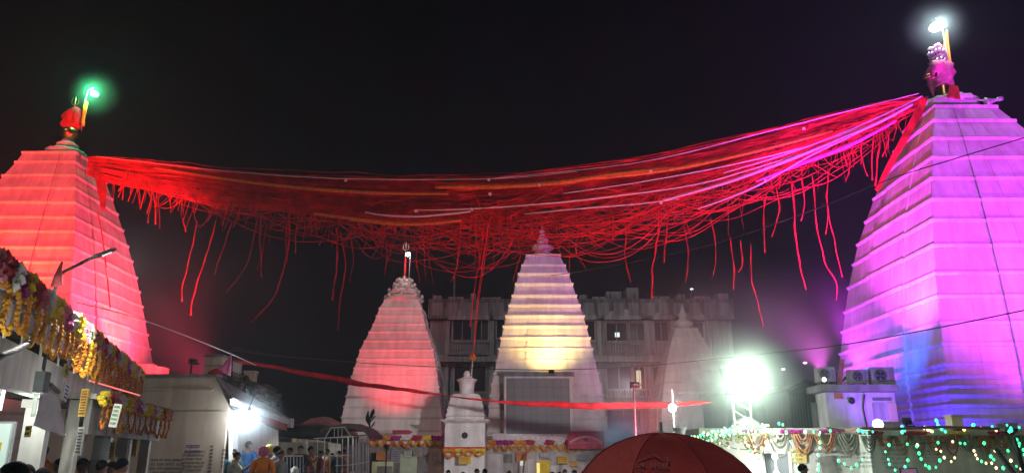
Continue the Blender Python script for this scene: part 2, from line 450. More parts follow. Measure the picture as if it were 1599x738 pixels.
# small tower peak
z = sz[-1]
for k, (r, h) in enumerate(((1.05,.42),(.85,.36),(.62,.34),(.42,.3))):
    mb = MB().lathe([(r,0),(r*1.06,h*.25),(r*.94,h*.6),(r*.7,h)], 24, (0,0,z), wav=.05, wn=8)
    mb.obj('crown_ring', M_tower_r, ts, True); 
    for j in range(8):
        a = 2*PI*j/8 + k*.3
        MB().blob((r*.98*math.cos(a), r*.98*math.sin(a), z+h*.75), .11, 6, 4, .1).obj('amalaka_knob', M_tower_r, ts)
    z += h*.92
MB().lathe([(.2,0),(.26,.12),(.12,.22)], 14, (0,0,z)).obj('brass_pot', M_brass, ts, True)
MB().tube([(0,0,z+.2),(0,0,z+1.3)], [.07,.045], 8).obj('finial_staff', M_red, ts)
trident(ts, z+1.2, .8, mat('polished_trident', (.85,.8,.75), .3, .1, 9, .05, 30, metal=.7))
sl = thing('pole_lamp', 'small bright white lamp on a thin pole beside the trident tower', 'lamp', at(637,397,41.5))
MB().lathe([(.04,-.05),(.13,0),(.13,.1),(.05,.16)], 12, (0,0,-.05)).obj('bulb', glow('pole_lamp_glass', (1,1,1), 22), sl, True)
MB().tube([(0,0,.12),(.1,0,.14),(.13,0,0),(.1,0,-2.2)], .02, 5).obj('pole', M_steel, sl)
point(sl, (-.02,-.3,-.02), 60, (1,.97,.95), .06)

# central tower peak
z = cz[-1]
MB().lathe([(.95,0),(.75,.2),(.45,.35),(.4,.5)], 16, (0,0,z)).obj('neck', M_tower_r, tc_, True)
MB().lathe([(.4,0),(.62,.1),(.66,.25),(.5,.38)], 24, (0,0,z+.45), wav=.06, wn=12).obj('lotus_crown', M_tower_r, tc_, True)
MB().lathe([(.2,0),(.36,.2),(.36,.4),(.18,.6),(.24,.66),(.12,.8),(.2,.95),(.05,1.2),(.01,1.5)], 18, (0,0,z+.8)).obj('kalash', M_tower_r, tc_, True)
# far tower peak
z = fz[-1]
MB().lathe([(.7,0),(.55,.2),(.8,.45),(.6,.7),(.3,.9),(.42,1.2),(.2,1.5),(.05,2.1)], 18, (0,0,z)).obj('finial', M_tower_r, tf, True)

# cloth drapes on the towers
def on_face_left(y):   # left tower, its inner (east) face
    return at(*y, 32.6)
rows = []
for (x0, x1, y, Y) in ((136,160,244,33.0),(146,162,262,33.0),(153,165,295,32.6),(158,164,325,32.1)):
    rows.append([P(x0,y,Y), P((x0+x1)/2,y+4,Y-.05), P(x1,y+2,Y)])
drape('red_cloth', 'red cloth bunched at the top inner corner of the left tower where the threads begin', 'cloth', rows, M_red, amp=.09)
mb = MB().tube([P(152,330,31.2),P(160,370,30.8),P(166,420,30.5),P(172,480,30.3)], .03, 5).obj('red_rope', M_red)
tag(mb, 'thin red rope running down the inner face of the left tower', 'rope')
rows = []
for (x0, x1, y, Y) in ((1439,1450,150,28.4),(1425,1440,180,28.6),(1404,1417,220,28.9),(1385,1396,256,29.4),(1366,1374,296,29.8)):
    rows.append([P(x0,y,Y), P((x0+x1)/2,y+3,Y-.1), P(x1,y,Y)])
drape('red_cloth', 'long red cloth trailing down the inner edge of the right tower', 'cloth', rows, M_red, amp=.08)

# ------------------------------------------------------------ coloured floods
g = 'floodlights washing the towers'
RED = (1,.015,.03); MAG = (.95,.06,1.0)
VIO = (.52,.03,1.0)
floodlight('red floodlight low in front of the left tower, outer one', (-22.6, 27.2, 4.2), (-22.0, 31.6, 12.5), (1,.02,.03), 6500, angle=75, strength=8)
floodlight('red floodlight on a tall pole beyond the arcade facing the left tower', (-19.0, 15.0, 5.2), (-21.8, 31.6, 12.0), (1,.012,.03), 25000, angle=60, strength=8)
floodlight('orange floodlight low in front of the left tower', (-21.5, 28.0, 4.2), (-21.6, 31.0, 9.0), (1,.16,.02), 5500, angle=60, strength=8)
floodlight('red floodlight facing the inner side of the left tower', (-12.6, 32.5, 4.6), (-18.6, 33.8, 10.5), (1,.06,.15), 10000, angle=85, strength=8)
floodlight('small orange floodlight at the foot of the left tower inner side', (-15.9, 32.8, 5.2), (-18.0, 34.6, 8.8), (1,.28,.05), 900, angle=60, strength=8)
# right tower
floodlight('magenta floodlight on the roof facing the inner corner of the right tower', (11.3, 25.0, 4.5), (14.7, 27.2, 12.0), (.90,.035,1), 16000, angle=80, size=.12, strength=8, stand=4.1)
floodlight('violet floodlight on a tall pole facing the front of the right tower', (21.0, 12.0, 4.2), (18.4, 26.0, 10.5), (.62,.02,1), 23000, angle=60, strength=8)
floodlight('magenta floodlight before the front of the right tower', (20.6, 20.4, 2.9), (19.2, 25.6, 8.0), (1,.08,.85), 6000, angle=95, blend=1, strength=8, stand=2.3)
floodlight('violet floodlight behind the long wall facing the inner side of the right tower', (12.2, 31.0, 1.4), (15.8, 29.8, 11.0), (.62,.03,1.0), 4600, angle=75, strength=8)
floodlight('blue floodlight beside the air conditioners at the right tower', (11.6, 25.3, 4.45), (14.4, 28.6, 6.6), (.02,.16,1), 900, angle=80, size=.1, strength=8, stand=4.1)
floodlight('blue floodlight low by the corner of the right tower', (12.6, 24.0, 1.6), (14.4, 26.2, 3.6), (.08,.04,1), 900, angle=90, strength=8)
floodlight('small violet floodlight on the long wall coping facing the roof room', (10.6, 20.9, 2.75), (10.8, 22.8, 4.2), (.28,.07,1), 240, angle=110, strength=5, size=.1, stand=2.3)
# small tower
floodlight('red floodlight on the low roof before the small tower', (SX+.6, 34.5, 2.3), (SX+.1, 40, 7.0), (1,.015,.05), 3000, angle=52, blend=1, strength=6, stand=0, size=.09)
# central tower, lamp on top of the screen
floodlight('yellow floodlight on top of the video screen', (CX+.2, CY-4.7, 6.3), (CX+.1, CY-2.3, 10.4), (1,.68,.20), 1500, angle=130, blend=1, strength=8, size=.14, stand=None)
# extra floods added to brighten the thread canopy
floodlight('added red floodlight behind the little shrine raised toward the thread canopy', (-2.6, 38.6, 2.3), (-2.0, 31.0, 12.0), (1,.09,.09), 8000, angle=120, blend=.8, strength=6, size=.14, stand=0)
floodlight('added red floodlight before the marble block raised toward the thread canopy', (4.2, 24.0, 2.2), (4.0, 30.0, 12.5), (1,.09,.12), 4800, angle=125, blend=.8, strength=6, size=.14, stand=0)
floodlight('added red floodlight behind the queue tents raised toward the thread canopy', (-9.6, 26.5, 3.2), (-8.5, 31.5, 12.5), (1,.08,.09), 4200, angle=120, blend=.8, strength=6, size=.14, stand=0)
floodlight('added magenta floodlight on the roof room raised toward the thread canopy', (10.3, 25.2, 4.5), (9.5, 29.0, 14.0), (1,.10,.75), 2600, angle=100, blend=.8, strength=6, size=.14, stand=4.1)
floodlight('added cool white floodlight on the ground before the pale far tower', (8.5, 42, 1.6), (12.6, 57, 9.0), (.9,1,1), 2600, angle=75, blend=1, strength=5, size=.14)  # added only to lighten the far tower
# ------------------------------------------------------------ the thread canopy between the two tall towers
TOP = [(140,243),(200,252),(350,268),(540,281),(765,283),(1000,256),(1200,206),(1330,175),(1440,148)]
def topline(x):
    for (x0,y0),(x1,y1) in zip(TOP, TOP[1:]):
        if x <= x1: 
            t = (x-x0)/(x1-x0); return y0 + (y1-y0)*t
    return TOP[-1][1]
def smooth_top(x): return sum(topline(min(1440, max(140, x+d))) for d in (-50,-25,0,25,50))/5
BASE = []
for i in range(61):
    x = 140 + 1300*i/60; BASE.append(at(x, smooth_top(x), 33.0 - 4.4*i/60))
def base(t):
    k = min(59.999, max(0, t*60)); i = int(k); return BASE[i].lerp(BASE[i+1], k-i)
def env(t): return (4*t*(1-t))**.75
def strand(s0, s1, A, B, y, sway=0, n=44, end0=0, end1=0, skew=0, wob=0, sd=0):
    pts = []
    for i in range(n+1):
        u = i/n; t = s0 + (s1-s0)*u
        p = base(t).copy()
        loc = 4*u*(1-u)
        e = 4*t*(1-t)
        p.z -= A*env(t)*(1 + skew*(2*t-1)) + B*loc + end0*(1-u)**3 + end1*u**3
        p.y += y*(e**.5*.9+.1) + sway*math.sin(PI*u*2)
        if wob:
            q = Vector((p.x*.5, sd*7.3, 0)); p.z += wob*noise.noise(q)*min(1, 6*loc); p.y += wob*noise.noise(q + Vector((3,1,5)))*min(1, 6*loc)
        pts.append(p)
    return pts
# the uncountable mass of threads
mb = MB(); R = random.Random(3)
CL = [(max(0, min(1.5, abs(R.gauss(0, .8)) if c % 2 else R.uniform(.1, 1.5))), R.uniform(-.8,.8), R.uniform(-.15,.15), R.uniform(-.35,.1)) for c in range(26)]
for k in range(170):
    cA, cy, cs, ck = CL[k % 26]
    A = max(0, cA + R.gauss(0, .06 if k % 3 else .22))
    mb.tube(strand(0, 1, A, 0, cy + R.gauss(0,.07), cs, 40, R.uniform(0,.9)*min(1,A), R.uniform(0,.5)*min(1,A), ck + R.uniform(-.04,.04), .16, (k % 26)*3 + k*.01), R.choice((.012,.016,.022,.034)), 3, rz=.8, caps=False)
for k in range(130):   # shorter looped lengths
    a = R.uniform(0.03,.93); b = min(1, a + R.uniform(.07,.36))
    m = (a+b)/2; 
    B = R.uniform(.2, 1.5)*(b-a)/.25
    mb.tube(strand(a, b, R.uniform(.3,2.3), min(B, 2.2), R.uniform(-.9,.9), R.uniform(-.2,.2), 18, 0, 0, -.15, .22, k+500), R.choice((.010,.013,.017,.022)), 3, caps=False)
for k in range(80):   # droop in the middle and toward the right
    a = R.uniform(.28,.72); b = min(.99, a + R.uniform(.10,.3))
    mb.tube(strand(a, b, R.uniform(1.0,2.3), R.uniform(.4,2.3), R.uniform(-.9,.9), R.uniform(-.2,.2), 18, 0, 0, -.1, .3, k+900), R.choice((.009,.012,.015)), 3, caps=False)
for k in range(120):   # short lengths caught crossways
    a = R.uniform(.1,.95); p = base(a).copy(); p.z -= R.uniform(.6, 2.6)*env(a); p.y += R.uniform(-.7,.7)
    q = p + Vector((R.uniform(-1.6,1.6), R.uniform(-.4,.4), R.uniform(-1.2,.2)))
    mid = (p+q)/2 + Vector((R.uniform(-.2,.2),0,-R.uniform(.1,.5)))
    mb.tube([p, (p+mid)/2+Vector((0,0,-.05)), mid, (q+mid)/2+Vector((0,0,-.05)), q], R.choice((.010,.014,.018)), 3, caps=False)
for k in range(320):  # short drips along the lower edge
    a = R.uniform(.04,.97); p = base(a).copy(); p.z -= R.uniform(.5, 1.9)*env(a)+.2; p.y += R.uniform(-.6,.6)
    L_ = R.choice((R.uniform(.25, .9), R.uniform(.6,1.9)))
    mb.tube([p, p+Vector((R.uniform(-.1,.1),0,-L_*.5)), p+Vector((R.uniform(-.25,.25),0,-L_))], R.choice((.008,.012,.018)), 3, caps=False)
for k in range(120):  # loose loops and thin ends making a ragged fringe, mostly in clumps
    c = R.choice((.06,.13,.2,.245,.3,.36,.42,.475,.54,.6,.68,.73,.79,.83,.9,.95)); a = min(.985, max(.02, c + R.gauss(0, .022)))
    p = base(a).copy(); p.z -= R.uniform(1.0, 2.0)*env(a)+.1; p.y += R.uniform(-.5,.5)
    q = p + Vector((R.gauss(0,.25), R.gauss(0,.1), -abs(R.gauss(0, 1.1))-.3)); w_ = R.gauss(0,.12)
    mb.tube([p, p.lerp(q,.35)+Vector((w_,0,-.05)), p.lerp(q,.7)+Vector((w_*.6,0,0)), q], [.011,.013,.010,.005], 3, caps=False)
for k in range(70):
    a = R.uniform(.05,.88); b = a + R.uniform(.025,.09)
    mb.tube(strand(a, b, R.uniform(.8,1.7), R.uniform(.5,2.0), R.uniform(-.6,.6), 0, 14, 0, 0, 0, .25, k+1500), R.choice((.008,.011,.014)), 3, caps=False)
tag(mb.obj('thread_canopy', M_thread), 'dense sagging mass of red sacred threads strung between the two tall towers', 'threads', kind='stuff')

# coloured cloth lengths one can tell apart
def ribbon(px, ys, dY, w, m, label, name='cloth_length', grp='cloth lengths strung through the red threads', fl=.5):
    pts = [at(x, y, 33.0 - 4.4*(x-140)/1300 + dY) for x, y in zip(px, ys)]
    fine = []
    for i in range(len(pts)-1):
        p0 = pts[max(0,i-1)]; p1 = pts[i]; p2 = pts[i+1]; p3 = pts[min(len(pts)-1,i+2)]
        for k in range(8):
            t = k/8; fine.append(.5*((2*p1)+(p2-p0)*t+(2*p0-5*p1+4*p2-p3)*t*t+(3*p1-p0-3*p2+p3)*t**3))
    fine.append(pts[-1]); n = len(fine)
    r = [w*(.55+.45*math.sin(PI*min(1, (i+.5)/n*1.0)))*(1+.3*noise.noise(fine[i])) for i in range(n)]
    tag(MB().tube(fine, [x*.62 for x in r], 6, rz=1.5).obj(name, m, None, True), label, 'cloth strip' if name == 'cloth_length' else 'cord', grp)
M_oc = mat('faded_orange_cloth', (.70,.20,.03), .85, .2, 6, .1, 60); M_pc = mat('pale_pink_cloth', (.80,.45,.62), .85, .1, 6, .1, 60)
M_wc = mat('white_cord', (.75,.72,.70), .8, .1, 6, 0)
ribbon([150,350,540,765,900], [244,267,279,279,268], -.9, .018, M_wc, 'thin white cord along the upper left edge of the thread canopy', 'garland_cord')
ribbon([765,1000,1200,1330,1435], [279,253,205,172,146], -.9, .03, M_pc, 'pale pink cloth strip along the upper right edge of the threads', 'cloth_length')
ribbon([680,780,870,960,1050], [292,291,285,272,262], -1.0, .13, M_oc, 'broad orange cloth length near the top middle of the threads', fl=.35)
ribbon([850,960,1060,1180,1300], [285,275,262,236,205], -1.0, .10, M_oc, 'orange cloth length running up toward the right tower', fl=.35)
ribbon([490,560,640,720], [333,343,350,344], -1.0, .10, M_oc, 'faded orange cloth low in the left middle of the threads', fl=.35)
ribbon([240,400,560,700], [262,286,300,303], -.95, .08, M_oc, 'dull orange strip inside the left half of the threads', fl=.4)
ribbon([648,736,860,960,1100,1250], [328,326,317,306,285,240], -1.15, .035, M_wc, 'long white strip crossing the middle of the threads to the right', fl=.6)
ribbon([820,900,1000,1060], [334,326,318,310], -1.15, .03, M_wc, 'short white strip below the long white one', fl=.6)
ribbon([880,1000,1120,1240,1330,1400], [302,284,262,234,205,180], -1.1, .03, M_wc, 'white strip in the upper right of the threads', fl=.6)
ribbon([1035,1140,1230,1320,1380,1425], [313,283,250,214,187,163], -1.15, .09, M_pc, 'broad pale pink cloth strip glowing magenta near the right tower', fl=.6)
ribbon([1090,1140,1190,1260,1330], [326,308,286,246,212], -1.2, .045, M_pc, 'short pink strip with a loose end hanging under the right half', fl=.6)
ribbon([1130,1220,1310,1400,1440], [270,243,210,170,150], -1.1, .05, M_pc, 'narrow pink strip next to the broad glowing one', fl=.6)
ribbon([1180,1260,1330,1400], [283,252,225,188], -1.0, .10, mat('magenta_cloth', (.75,.10,.40), .85, .15, 6, .1, 60), 'magenta cloth bundled under the strips near the right tower', fl=.6)
ribbon([570,600,650,700,735], [331,336,338,334,330], -1.15, .05, M_wc, 'pale knotted rag caught in the left middle of the threads', fl=.5)
# small paper tags
for k, (x, y) in enumerate(((540,281),(764,280),(650,329),(737,327),(765,303),(1032,316),(1016,267),(1255,200),(842,288),(1196,281))):
    p = at(x, y, 33 - 4.4*(x-140)/1300 - 1.25)
    o = MB().add([(-.05,0,-.08),(.06,.01,-.05),(.03,.03,.05),(-.06,.02,.04),(-.05,.03,-.08),(.06,.04,-.05),(.03,.06,.05),(-.06,.05,.04)],
                 [(3,2,1,0),(4,5,6,7),(0,1,5,4),(1,2,6,5),(2,3,7,6),(3,0,4,7)]).obj('cloth_knot', M_wc, None, loc=p)
    o.rotation_euler = (0, k*.7, 0)
    tag(o, 'small pale cloth knot tied on the threads, %s from the left' % ['fourth','eighth','third','fifth','seventh','tenth','ninth','last','eighth along the middle','next to last'][k], 'knot', 'cloth knots on the threads')

# ribbon tails that hang clear
ORD = 'first second third fourth fifth sixth seventh eighth ninth tenth eleventh twelfth thirteenth fourteenth fifteenth sixteenth seventeenth eighteenth nineteenth twentieth'.split()
def ordn(i): return ORD[i] if i < 20 else 'twenty-' + ORD[i-20] if i < 29 else 'thirtieth' if i == 29 else 'thirty-' + ORD[i-30] if i < 39 else 'fortieth' if i == 39 else 'forty-' + ORD[i-40] if i < 49 else 'fiftieth' if i == 49 else 'fifty-' + ORD[i-50]
T = [([(193,268),(194,290),(192,312)],.025), ([(212,270),(216,295),(219,318)],.03), ([(228,282),(235,310),(231,348)],.022), ([(236,285),(242,315),(243,350)],.035),
 ([(286,340),(288,352),(289,362)],.03), ([(308,345),(298,395),(287,440),(285,470)],.035), ([(337,345),(322,400),(305,450),(297,492)],.035), ([(362,345),(350,385),(340,410),(334,430)],.028),
 ([(403,335),(390,400),(375,430),(355,456)],.018), ([(408,335),(406,380),(408,410),(407,432)],.028), ([(417,350),(410,390),(402,420)],.02), ([(452,335),(450,390),(437,440),(425,468),(392,504)],.045), ([(449,345),(446,380),(449,410)],.035),
 ([(525,355),(527,400),(522,440),(519,468)],.04), ([(530,360),(540,410),(532,460),(528,515)],.028), ([(548,365),(552,400),(546,440)],.02), ([(585,330),(578,360),(590,385)],.02),
 ([(600,350),(604,400),(600,430)],.015), ([(660,360),(650,400),(655,440)],.018), ([(700,340),(716,400),(705,440)],.02), ([(740,350),(748,400),(744,430)],.02), ([(768,325),(758,380),(750,420)],.035), ([(757,340),(750,400),(741,450),(733,510)],.022),
 ([(806,360),(812,400),(800,440)],.018), ([(868,350),(872,385),(880,400)],.018), ([(905,350),(900,390),(915,420)],.018), ([(958,335),(957,360),(958,376)],.05), ([(980,350),(976,400),(985,440)],.018),
 ([(1030,318),(1026,370),(1019,420),(1018,465)],.04), ([(1045,330),(1040,370),(1036,410)],.02), ([(1068,350),(1075,400),(1070,440)],.015), ([(1110,340),(1118,390),(1114,430)],.02), ([(1140,370),(1146,420),(1146,452)],.02),
 ([(1156,375),(1160,410),(1153,425)],.03), ([(1172,380),(1175,440),(1186,480),(1192,510)],.025), ([(1197,300),(1192,350),(1195,395)],.025), ([(1212,290),(1216,330),(1205,370)],.02),
 ([(1236,280),(1240,340),(1247,400),(1258,452)],.035), ([(1268,270),(1275,340),(1285,400),(1305,440),(1308,468)],.028), ([(1293,262),(1293,320),(1303,380),(1315,432)],.028), ([(1252,275),(1256,320),(1250,345)],.02), ([(1290,300),(1293,330),(1289,365)],.02),
 ([(1322,225),(1327,255),(1320,285)],.02), ([(1348,210),(1344,240),(1356,275)],.025), ([(1364,200),(1362,240),(1362,282)],.035), ([(1374,195),(1372,240),(1366,290)],.045), ([(1382,192),(1386,215),(1378,245)],.028)]
for k, (pp, r) in enumerate(T):
    pts = [at(x, y, 33.0 - 4.4*(x-140)/1300 - .35 + .3*math.sin(k*2.3)) for x, y in pp]
    fine = []
    for i in range(len(pts)-1):
        p0 = pts[max(0,i-1)]; p1 = pts[i]; p2 = pts[i+1]; p3 = pts[min(len(pts)-1,i+2)]
        for j in range(5):
            t = j/5; fine.append(.5*((2*p1)+(p2-p0)*t+(2*p0-5*p1+4*p2-p3)*t*t+(3*p1-p0-3*p2+p3)*t**3))
    fine.append(pts[-1])
    size = 'thick' if r > .032 else 'thin'
    ln = 'long' if (pp[-1][1]-pp[0][1]) > 90 else 'short'
    nf = len(fine)
    fine = [p + Vector((noise.noise(p*1.9 + Vector((k,0,0))), noise.noise(p*1.5), 0))*.055*min(1, i/4) for i, p in enumerate(fine)]
    tm = MB().tube(fine, [r*.78*(1 + .5*noise.noise(p*3)) for p in fine], 5, rz=.7)
    tm.tube([p + Vector((.035*math.sin(i*.8+k), .03*math.cos(i*.8), 0)) for i, p in enumerate(fine[:int(nf*(.55+.4*random.random()))])], r*.45, 4)
    tag(tm.obj('ribbon_tail', M_red, None, True),
        '%s %s red ribbon tail hanging under the threads, %s from the left' % (size, ln, ordn(k)), 'ribbon', 'ribbon tails hanging below the thread canopy')
# threads down to the little shrine
mb = MB()
for dx in (0, 3): mb.tube([at(768+dx, 325, 31), at(757+dx, 390, 33), at(745+dx*.6, 470, 36), at(741+dx*.3, 530, 37.4), at(738,556,37.9)], .016, 4, caps=False)
tag(mb.obj('red_thread_pair', M_thread), 'pair of red threads running down from the canopy to the little shrine pole', 'threads', kind='stuff')
sp = thing('thread_pole', 'thin steel pole with a knot of cloth behind the little shrine finial', 'pole')
MB().tube([at(736,590,38.3), at(738,562,38.3)], .035, 6).obj('pole', M_steel, sp)
mbk = MB(); 
for k in range(5): mbk.blob(at(736+k*1.1, 556+2*math.sin(k*2), 38.2), .12, 6, 4)
tag(mbk.obj('knot', M_oc, sp), kind='stuff')

# ------------------------------------------------------------ wires
def wire(name, label, pts, r, m, cat='wire', grp='overhead wires', n=6, sag=0):
    q = [at(*p) for p in pts]; fine = []
    for i in range(len(q)-1):
        p0 = q[max(0,i-1)]; p1 = q[i]; p2 = q[i+1]; p3 = q[min(len(q)-1,i+2)]
        for j in range(n):
            t = j/n; fine.append(.5*((2*p1)+(p2-p0)*t+(2*p0-5*p1+4*p2-p3)*t*t+(3*p1-p0-3*p2+p3)*t**3))
    fine.append(q[-1])
    return tag(MB().tube(fine, r, 5).obj(name, m, None, True), label, cat, grp)
M_cable = mat('black_cable', (.015,.015,.018), .6, .1, 6, 0)
wire('wire', 'black wire sloping across the face of the right tower down to the middle tower', [(1640,200,20),(1599,215,20),(1500,245,20.5),(1380,283,22),(1250,335,26),(1100,385,34),(940,418,40),(860,430,43.5)], .018, M_cable)
wire('wire', 'black wire crossing low before the right tower and the middle towers', [(1660,470,14),(1599,484,15),(1450,514,17),(1300,540,20),(1150,556,24),(1000,571,28),(850,577,32),(700,573,36),(560,566,40)], .016, M_cable)
wire('wire', 'thin pale wire from the street lamp toward the roof with the tank', [(120,472,10.5),(200,492,13),(280,520,16),(360,552,20),(400,570,22)], .011, M_wc)
wire('wire', 'faint wire from the tank roof over the tents to the small tower', [(355,545,21),(440,556,28),(560,565,40)], .014, M_cable)
# red banners across the court
def banner(name, label, pts, hw, m, grp=None, thick=.02):
    c = []
    for i in range(len(pts)-1):
        a = at(*pts[i][:3]); b = at(*pts[i+1][:3]); 
        for k in range(10): t = k/10; c.append((a.lerp(b, t), pts[i][3]*(1-t)+pts[i+1][3]*t))
    c.append((at(*pts[-1][:3]), pts[-1][3]))
    mb = MB(); n = len(c)
    for k in (0, thick):
        for i, (p, h) in enumerate(c):
            h = h*(.85 + .35*noise.noise(p*.9)); f = .10*noise.noise(p*1.3) + .05*math.sin(i*1.7); p = p + Vector((0,0,.05*noise.noise(p*.7)))
            
            mb.v.append((p.x, p.y+k+f, p.z+h)); mb.v.append((p.x, p.y+k-f*.6-.03, p.z)); mb.v.append((p.x, p.y+k+f*.5, p.z-h))
    for i in range(n-1):
        a = 3*i; b = a + 3*n
        for q in ((a,a+3,a+4,a+1),(a+1,a+4,a+5,a+2),(b,b+1,b+4,b+3),(b+1,b+2,b+5,b+4),(a,b,b+3,a+3),(a+2,a+5,b+5,b+2)): mb.f.append(q); mb.m.append(0)
    return tag(mb.obj(name, m, None, True), label, 'banner', grp)
banner('red_banner', 'long red cloth banner sloping from the tank roof down past the small tower', [(366,562,21.5,.04),(460,579,25,.09),(560,598,29,.12),(640,609,32,.09),(690,616,34,.04)], .1, M_red, 'red cloth banners over the court')
banner('red_banner', 'level red cloth banner across the video screen toward the bright lamp', [(690,617,34,.02),(780,627,33,.06),(860,631,32,.12),(950,633,30,.16),(1030,631,28,.13),(1110,627,26,.04)], .1, M_red, 'red cloth banners over the court')
# ------------------------------------------------------------ flowers
FC = {'marigold': mat('marigold_petals', (.92,.40,.03), .8, .25, 25, .3, 60), 'dark_marigold': mat('deep_marigold_petals', (.82,.27,.02), .8, .25, 25, .3, 60),
      'yellow': mat('yellow_petals', (.88,.66,.05), .8, .2, 25, .3, 60), 'white': mat('white_petals', (.80,.78,.72), .8, .12, 25, .3, 60),
      'magenta': mat('magenta_petals', (.50,.03,.30), .8, .25, 25, .3, 60), 'red': mat('red_petals', (.55,.03,.06), .8, .25, 25, .3, 60), 'pink': mat('pink_petals', (.78,.26,.34), .8, .2, 25, .3, 60)}
R = random.Random(11)
M_arc = mat('limewashed_beam', (.74,.74,.71), .75, .12, 1.6, .2, 18, streak=.2)
def loop_mesh(w, h, col, seed, r=.023):
    rr = random.Random(seed); mb = MB(); n = 22
    for i in range(n+1):
        t = -PI*.93 + 2*PI*.93*i/n          # open at the top
        x = w*math.sin(t)*(.75 + .25*math.cos(t+PI)); z = -h*.5 - h*.5*math.cos(t)
        mb.blob((x + rr.uniform(-.008,.008), rr.uniform(-.015,.015), z), r*rr.uniform(.85,1.15), 6, 4, .2)
    for k in range(3): mb.blob((rr.uniform(-.02,.02), 0, -.01*k), r*1.1, 6, 4, .2)
    return mb.mesh('marigold_loop', FC[col])
LOOPS = [loop_mesh(.066, .34 + .02*k, 'marigold' if k % 2 else 'dark_marigold', k) for k in range(4)]
def cluster_mesh(col, L, seed, rows=3):
    rr = random.Random(seed); mb = MB(); n = int(L/.075)
    for j in range(rows):
        for i in range(n+1):
            mb.blob((-L/2 + L*i/n + rr.uniform(-.015,.015), rr.uniform(-.04,.02), .03 + j*.085 + rr.uniform(-.015,.015)), .052*rr.uniform(.85,1.25), 7, 4, .22)
    return mb.mesh('flower_band', FC[col])
BANDS = {c: [cluster_mesh(c, .3, 40+i*7+s) for s in range(2)] for i, c in enumerate(('yellow','magenta','white','red','pink'))}
SEQ = ['magenta','yellow','pink','red','white','magenta','yellow','red','pink','white','yellow','yellow','pink','magenta','white','yellow','yellow','pink','white','yellow']
def garland(label, p0, p1, step, loopscale=1, bandstep=.3, group='marigold garlands on the eaves', seqoff=0, bandh=1):
    p0 = Vector(p0); p1 = Vector(p1); d = p1-p0; L = d.length; ang = math.atan2(d.y, d.x)
    t = thing('flower_garland', label, 'garland', p0, ang, group)
    nb = max(1, round(L/bandstep))
    for i in range(nb):
        c = SEQ[(i+seqoff) % len(SEQ)]
        o = link('flower_band', R.choice(BANDS[c]), t, (L*(i+.5)/nb, -.05, d.z*(i+.5)/nb)); o.scale = (L/nb/.3, 1, bandh)
    n = max(1, round(L/step))
    for i in range(n):
        o = link('marigold_loop', R.choice(LOOPS), t, (L*(i+.5)/n, -.07, d.z*(i+.5)/n)); s = loopscale*R.uniform(.9,1.12); o.scale = (s*R.uniform(.85,1.1), 1, s); o.rotation_euler = (0, R.uniform(-.06,.06), R.uniform(-1.3,-.8))
    return t
# ------------------------------------------------------------ left arcade with the long eave
E0 = Vector((-4.83, 6.9, 0)); D = Vector((-.322, .947, 0)).normalized(); ANG = math.atan2(D.y, D.x)
EZ = 3.52
arc = thing('arcade_building', 'low old arcade at left with brick back wall, white beams and a garlanded eave', 'building', (E0.x, E0.y, 0), ANG)
# local frame: x along the eave away from the camera, y to the left = into the building
MB().box(-4, 10.35, 0, 4.2, EZ-.04, EZ+.08).obj('roof_slab', mat('weathered_roof_slab', (.24,.18,.14), .85, .2, 1.5, .3, 12, streak=.2), arc)
MB().box(-4, 10.3, .03, .11, EZ-.46, EZ-.045).obj('fascia_board', mat('brown_fascia', (.50,.44,.37), .8, .15, 2, .2, 20, streak=.2), arc)
MB().box(-4, 10.3, .30, .46, EZ-.98, EZ-.48).obj('white_beam', M_arc, arc)
for i, x in enumerate((-2.6, .9, 4.3, 7.1, 9.9)):
    c = MB().box(x-.14, x+.14, .28, .56, .3, EZ-.985).obj('pillar', M_arc, arc)
    MB().box(x-.2, x+.2, .22, .62, .12, .3).obj('pillar_base', M_dirty, c)
    MB().box(x-.19, x+.19, .23, .61, EZ-1.1, EZ-.99).obj('pillar_cap', M_dirty, c)
MB().box(-4, 10.4, .15, 4.3, 0, .12).obj('plinth', M_grey, arc)
bk = MB().box(-4, 10.4, 3.2, 3.4, .12, EZ-.05).obj('back_wall', mat('dark_mortar', (.13,.11,.10), .95, .2, 5, .3, 20), arc)
bmesh_b = []
for k in range(4):
    q = MB().box(-.24+.01*k, .24-.008*k, -.05-.012*k, 0, 0, .125).mesh('brick', mat('old_brick_%d' % k, ((.20,.13,.11),(.24,.17,.14),(.17,.13,.12),(.27,.22,.19))[k], .9, .2, 6, .4, 20)); bmesh_b.append(q)
nb = 0
for j in range(17):
    for i in range(18):
        if nb >= 296: break
        x = -.6 + i*.51 + (.25 if j % 2 else 0)
        link('brick', R.choice(bmesh_b), bk, (x, 3.2, 1.15 + j*.138)); nb += 1
arc2 = MB().box(3.1, 3.9, 3.12, 3.19, .13, 2.3).obj('doorway', mat('dark_doorway', (.035,.035,.04), .9, .1), arc)
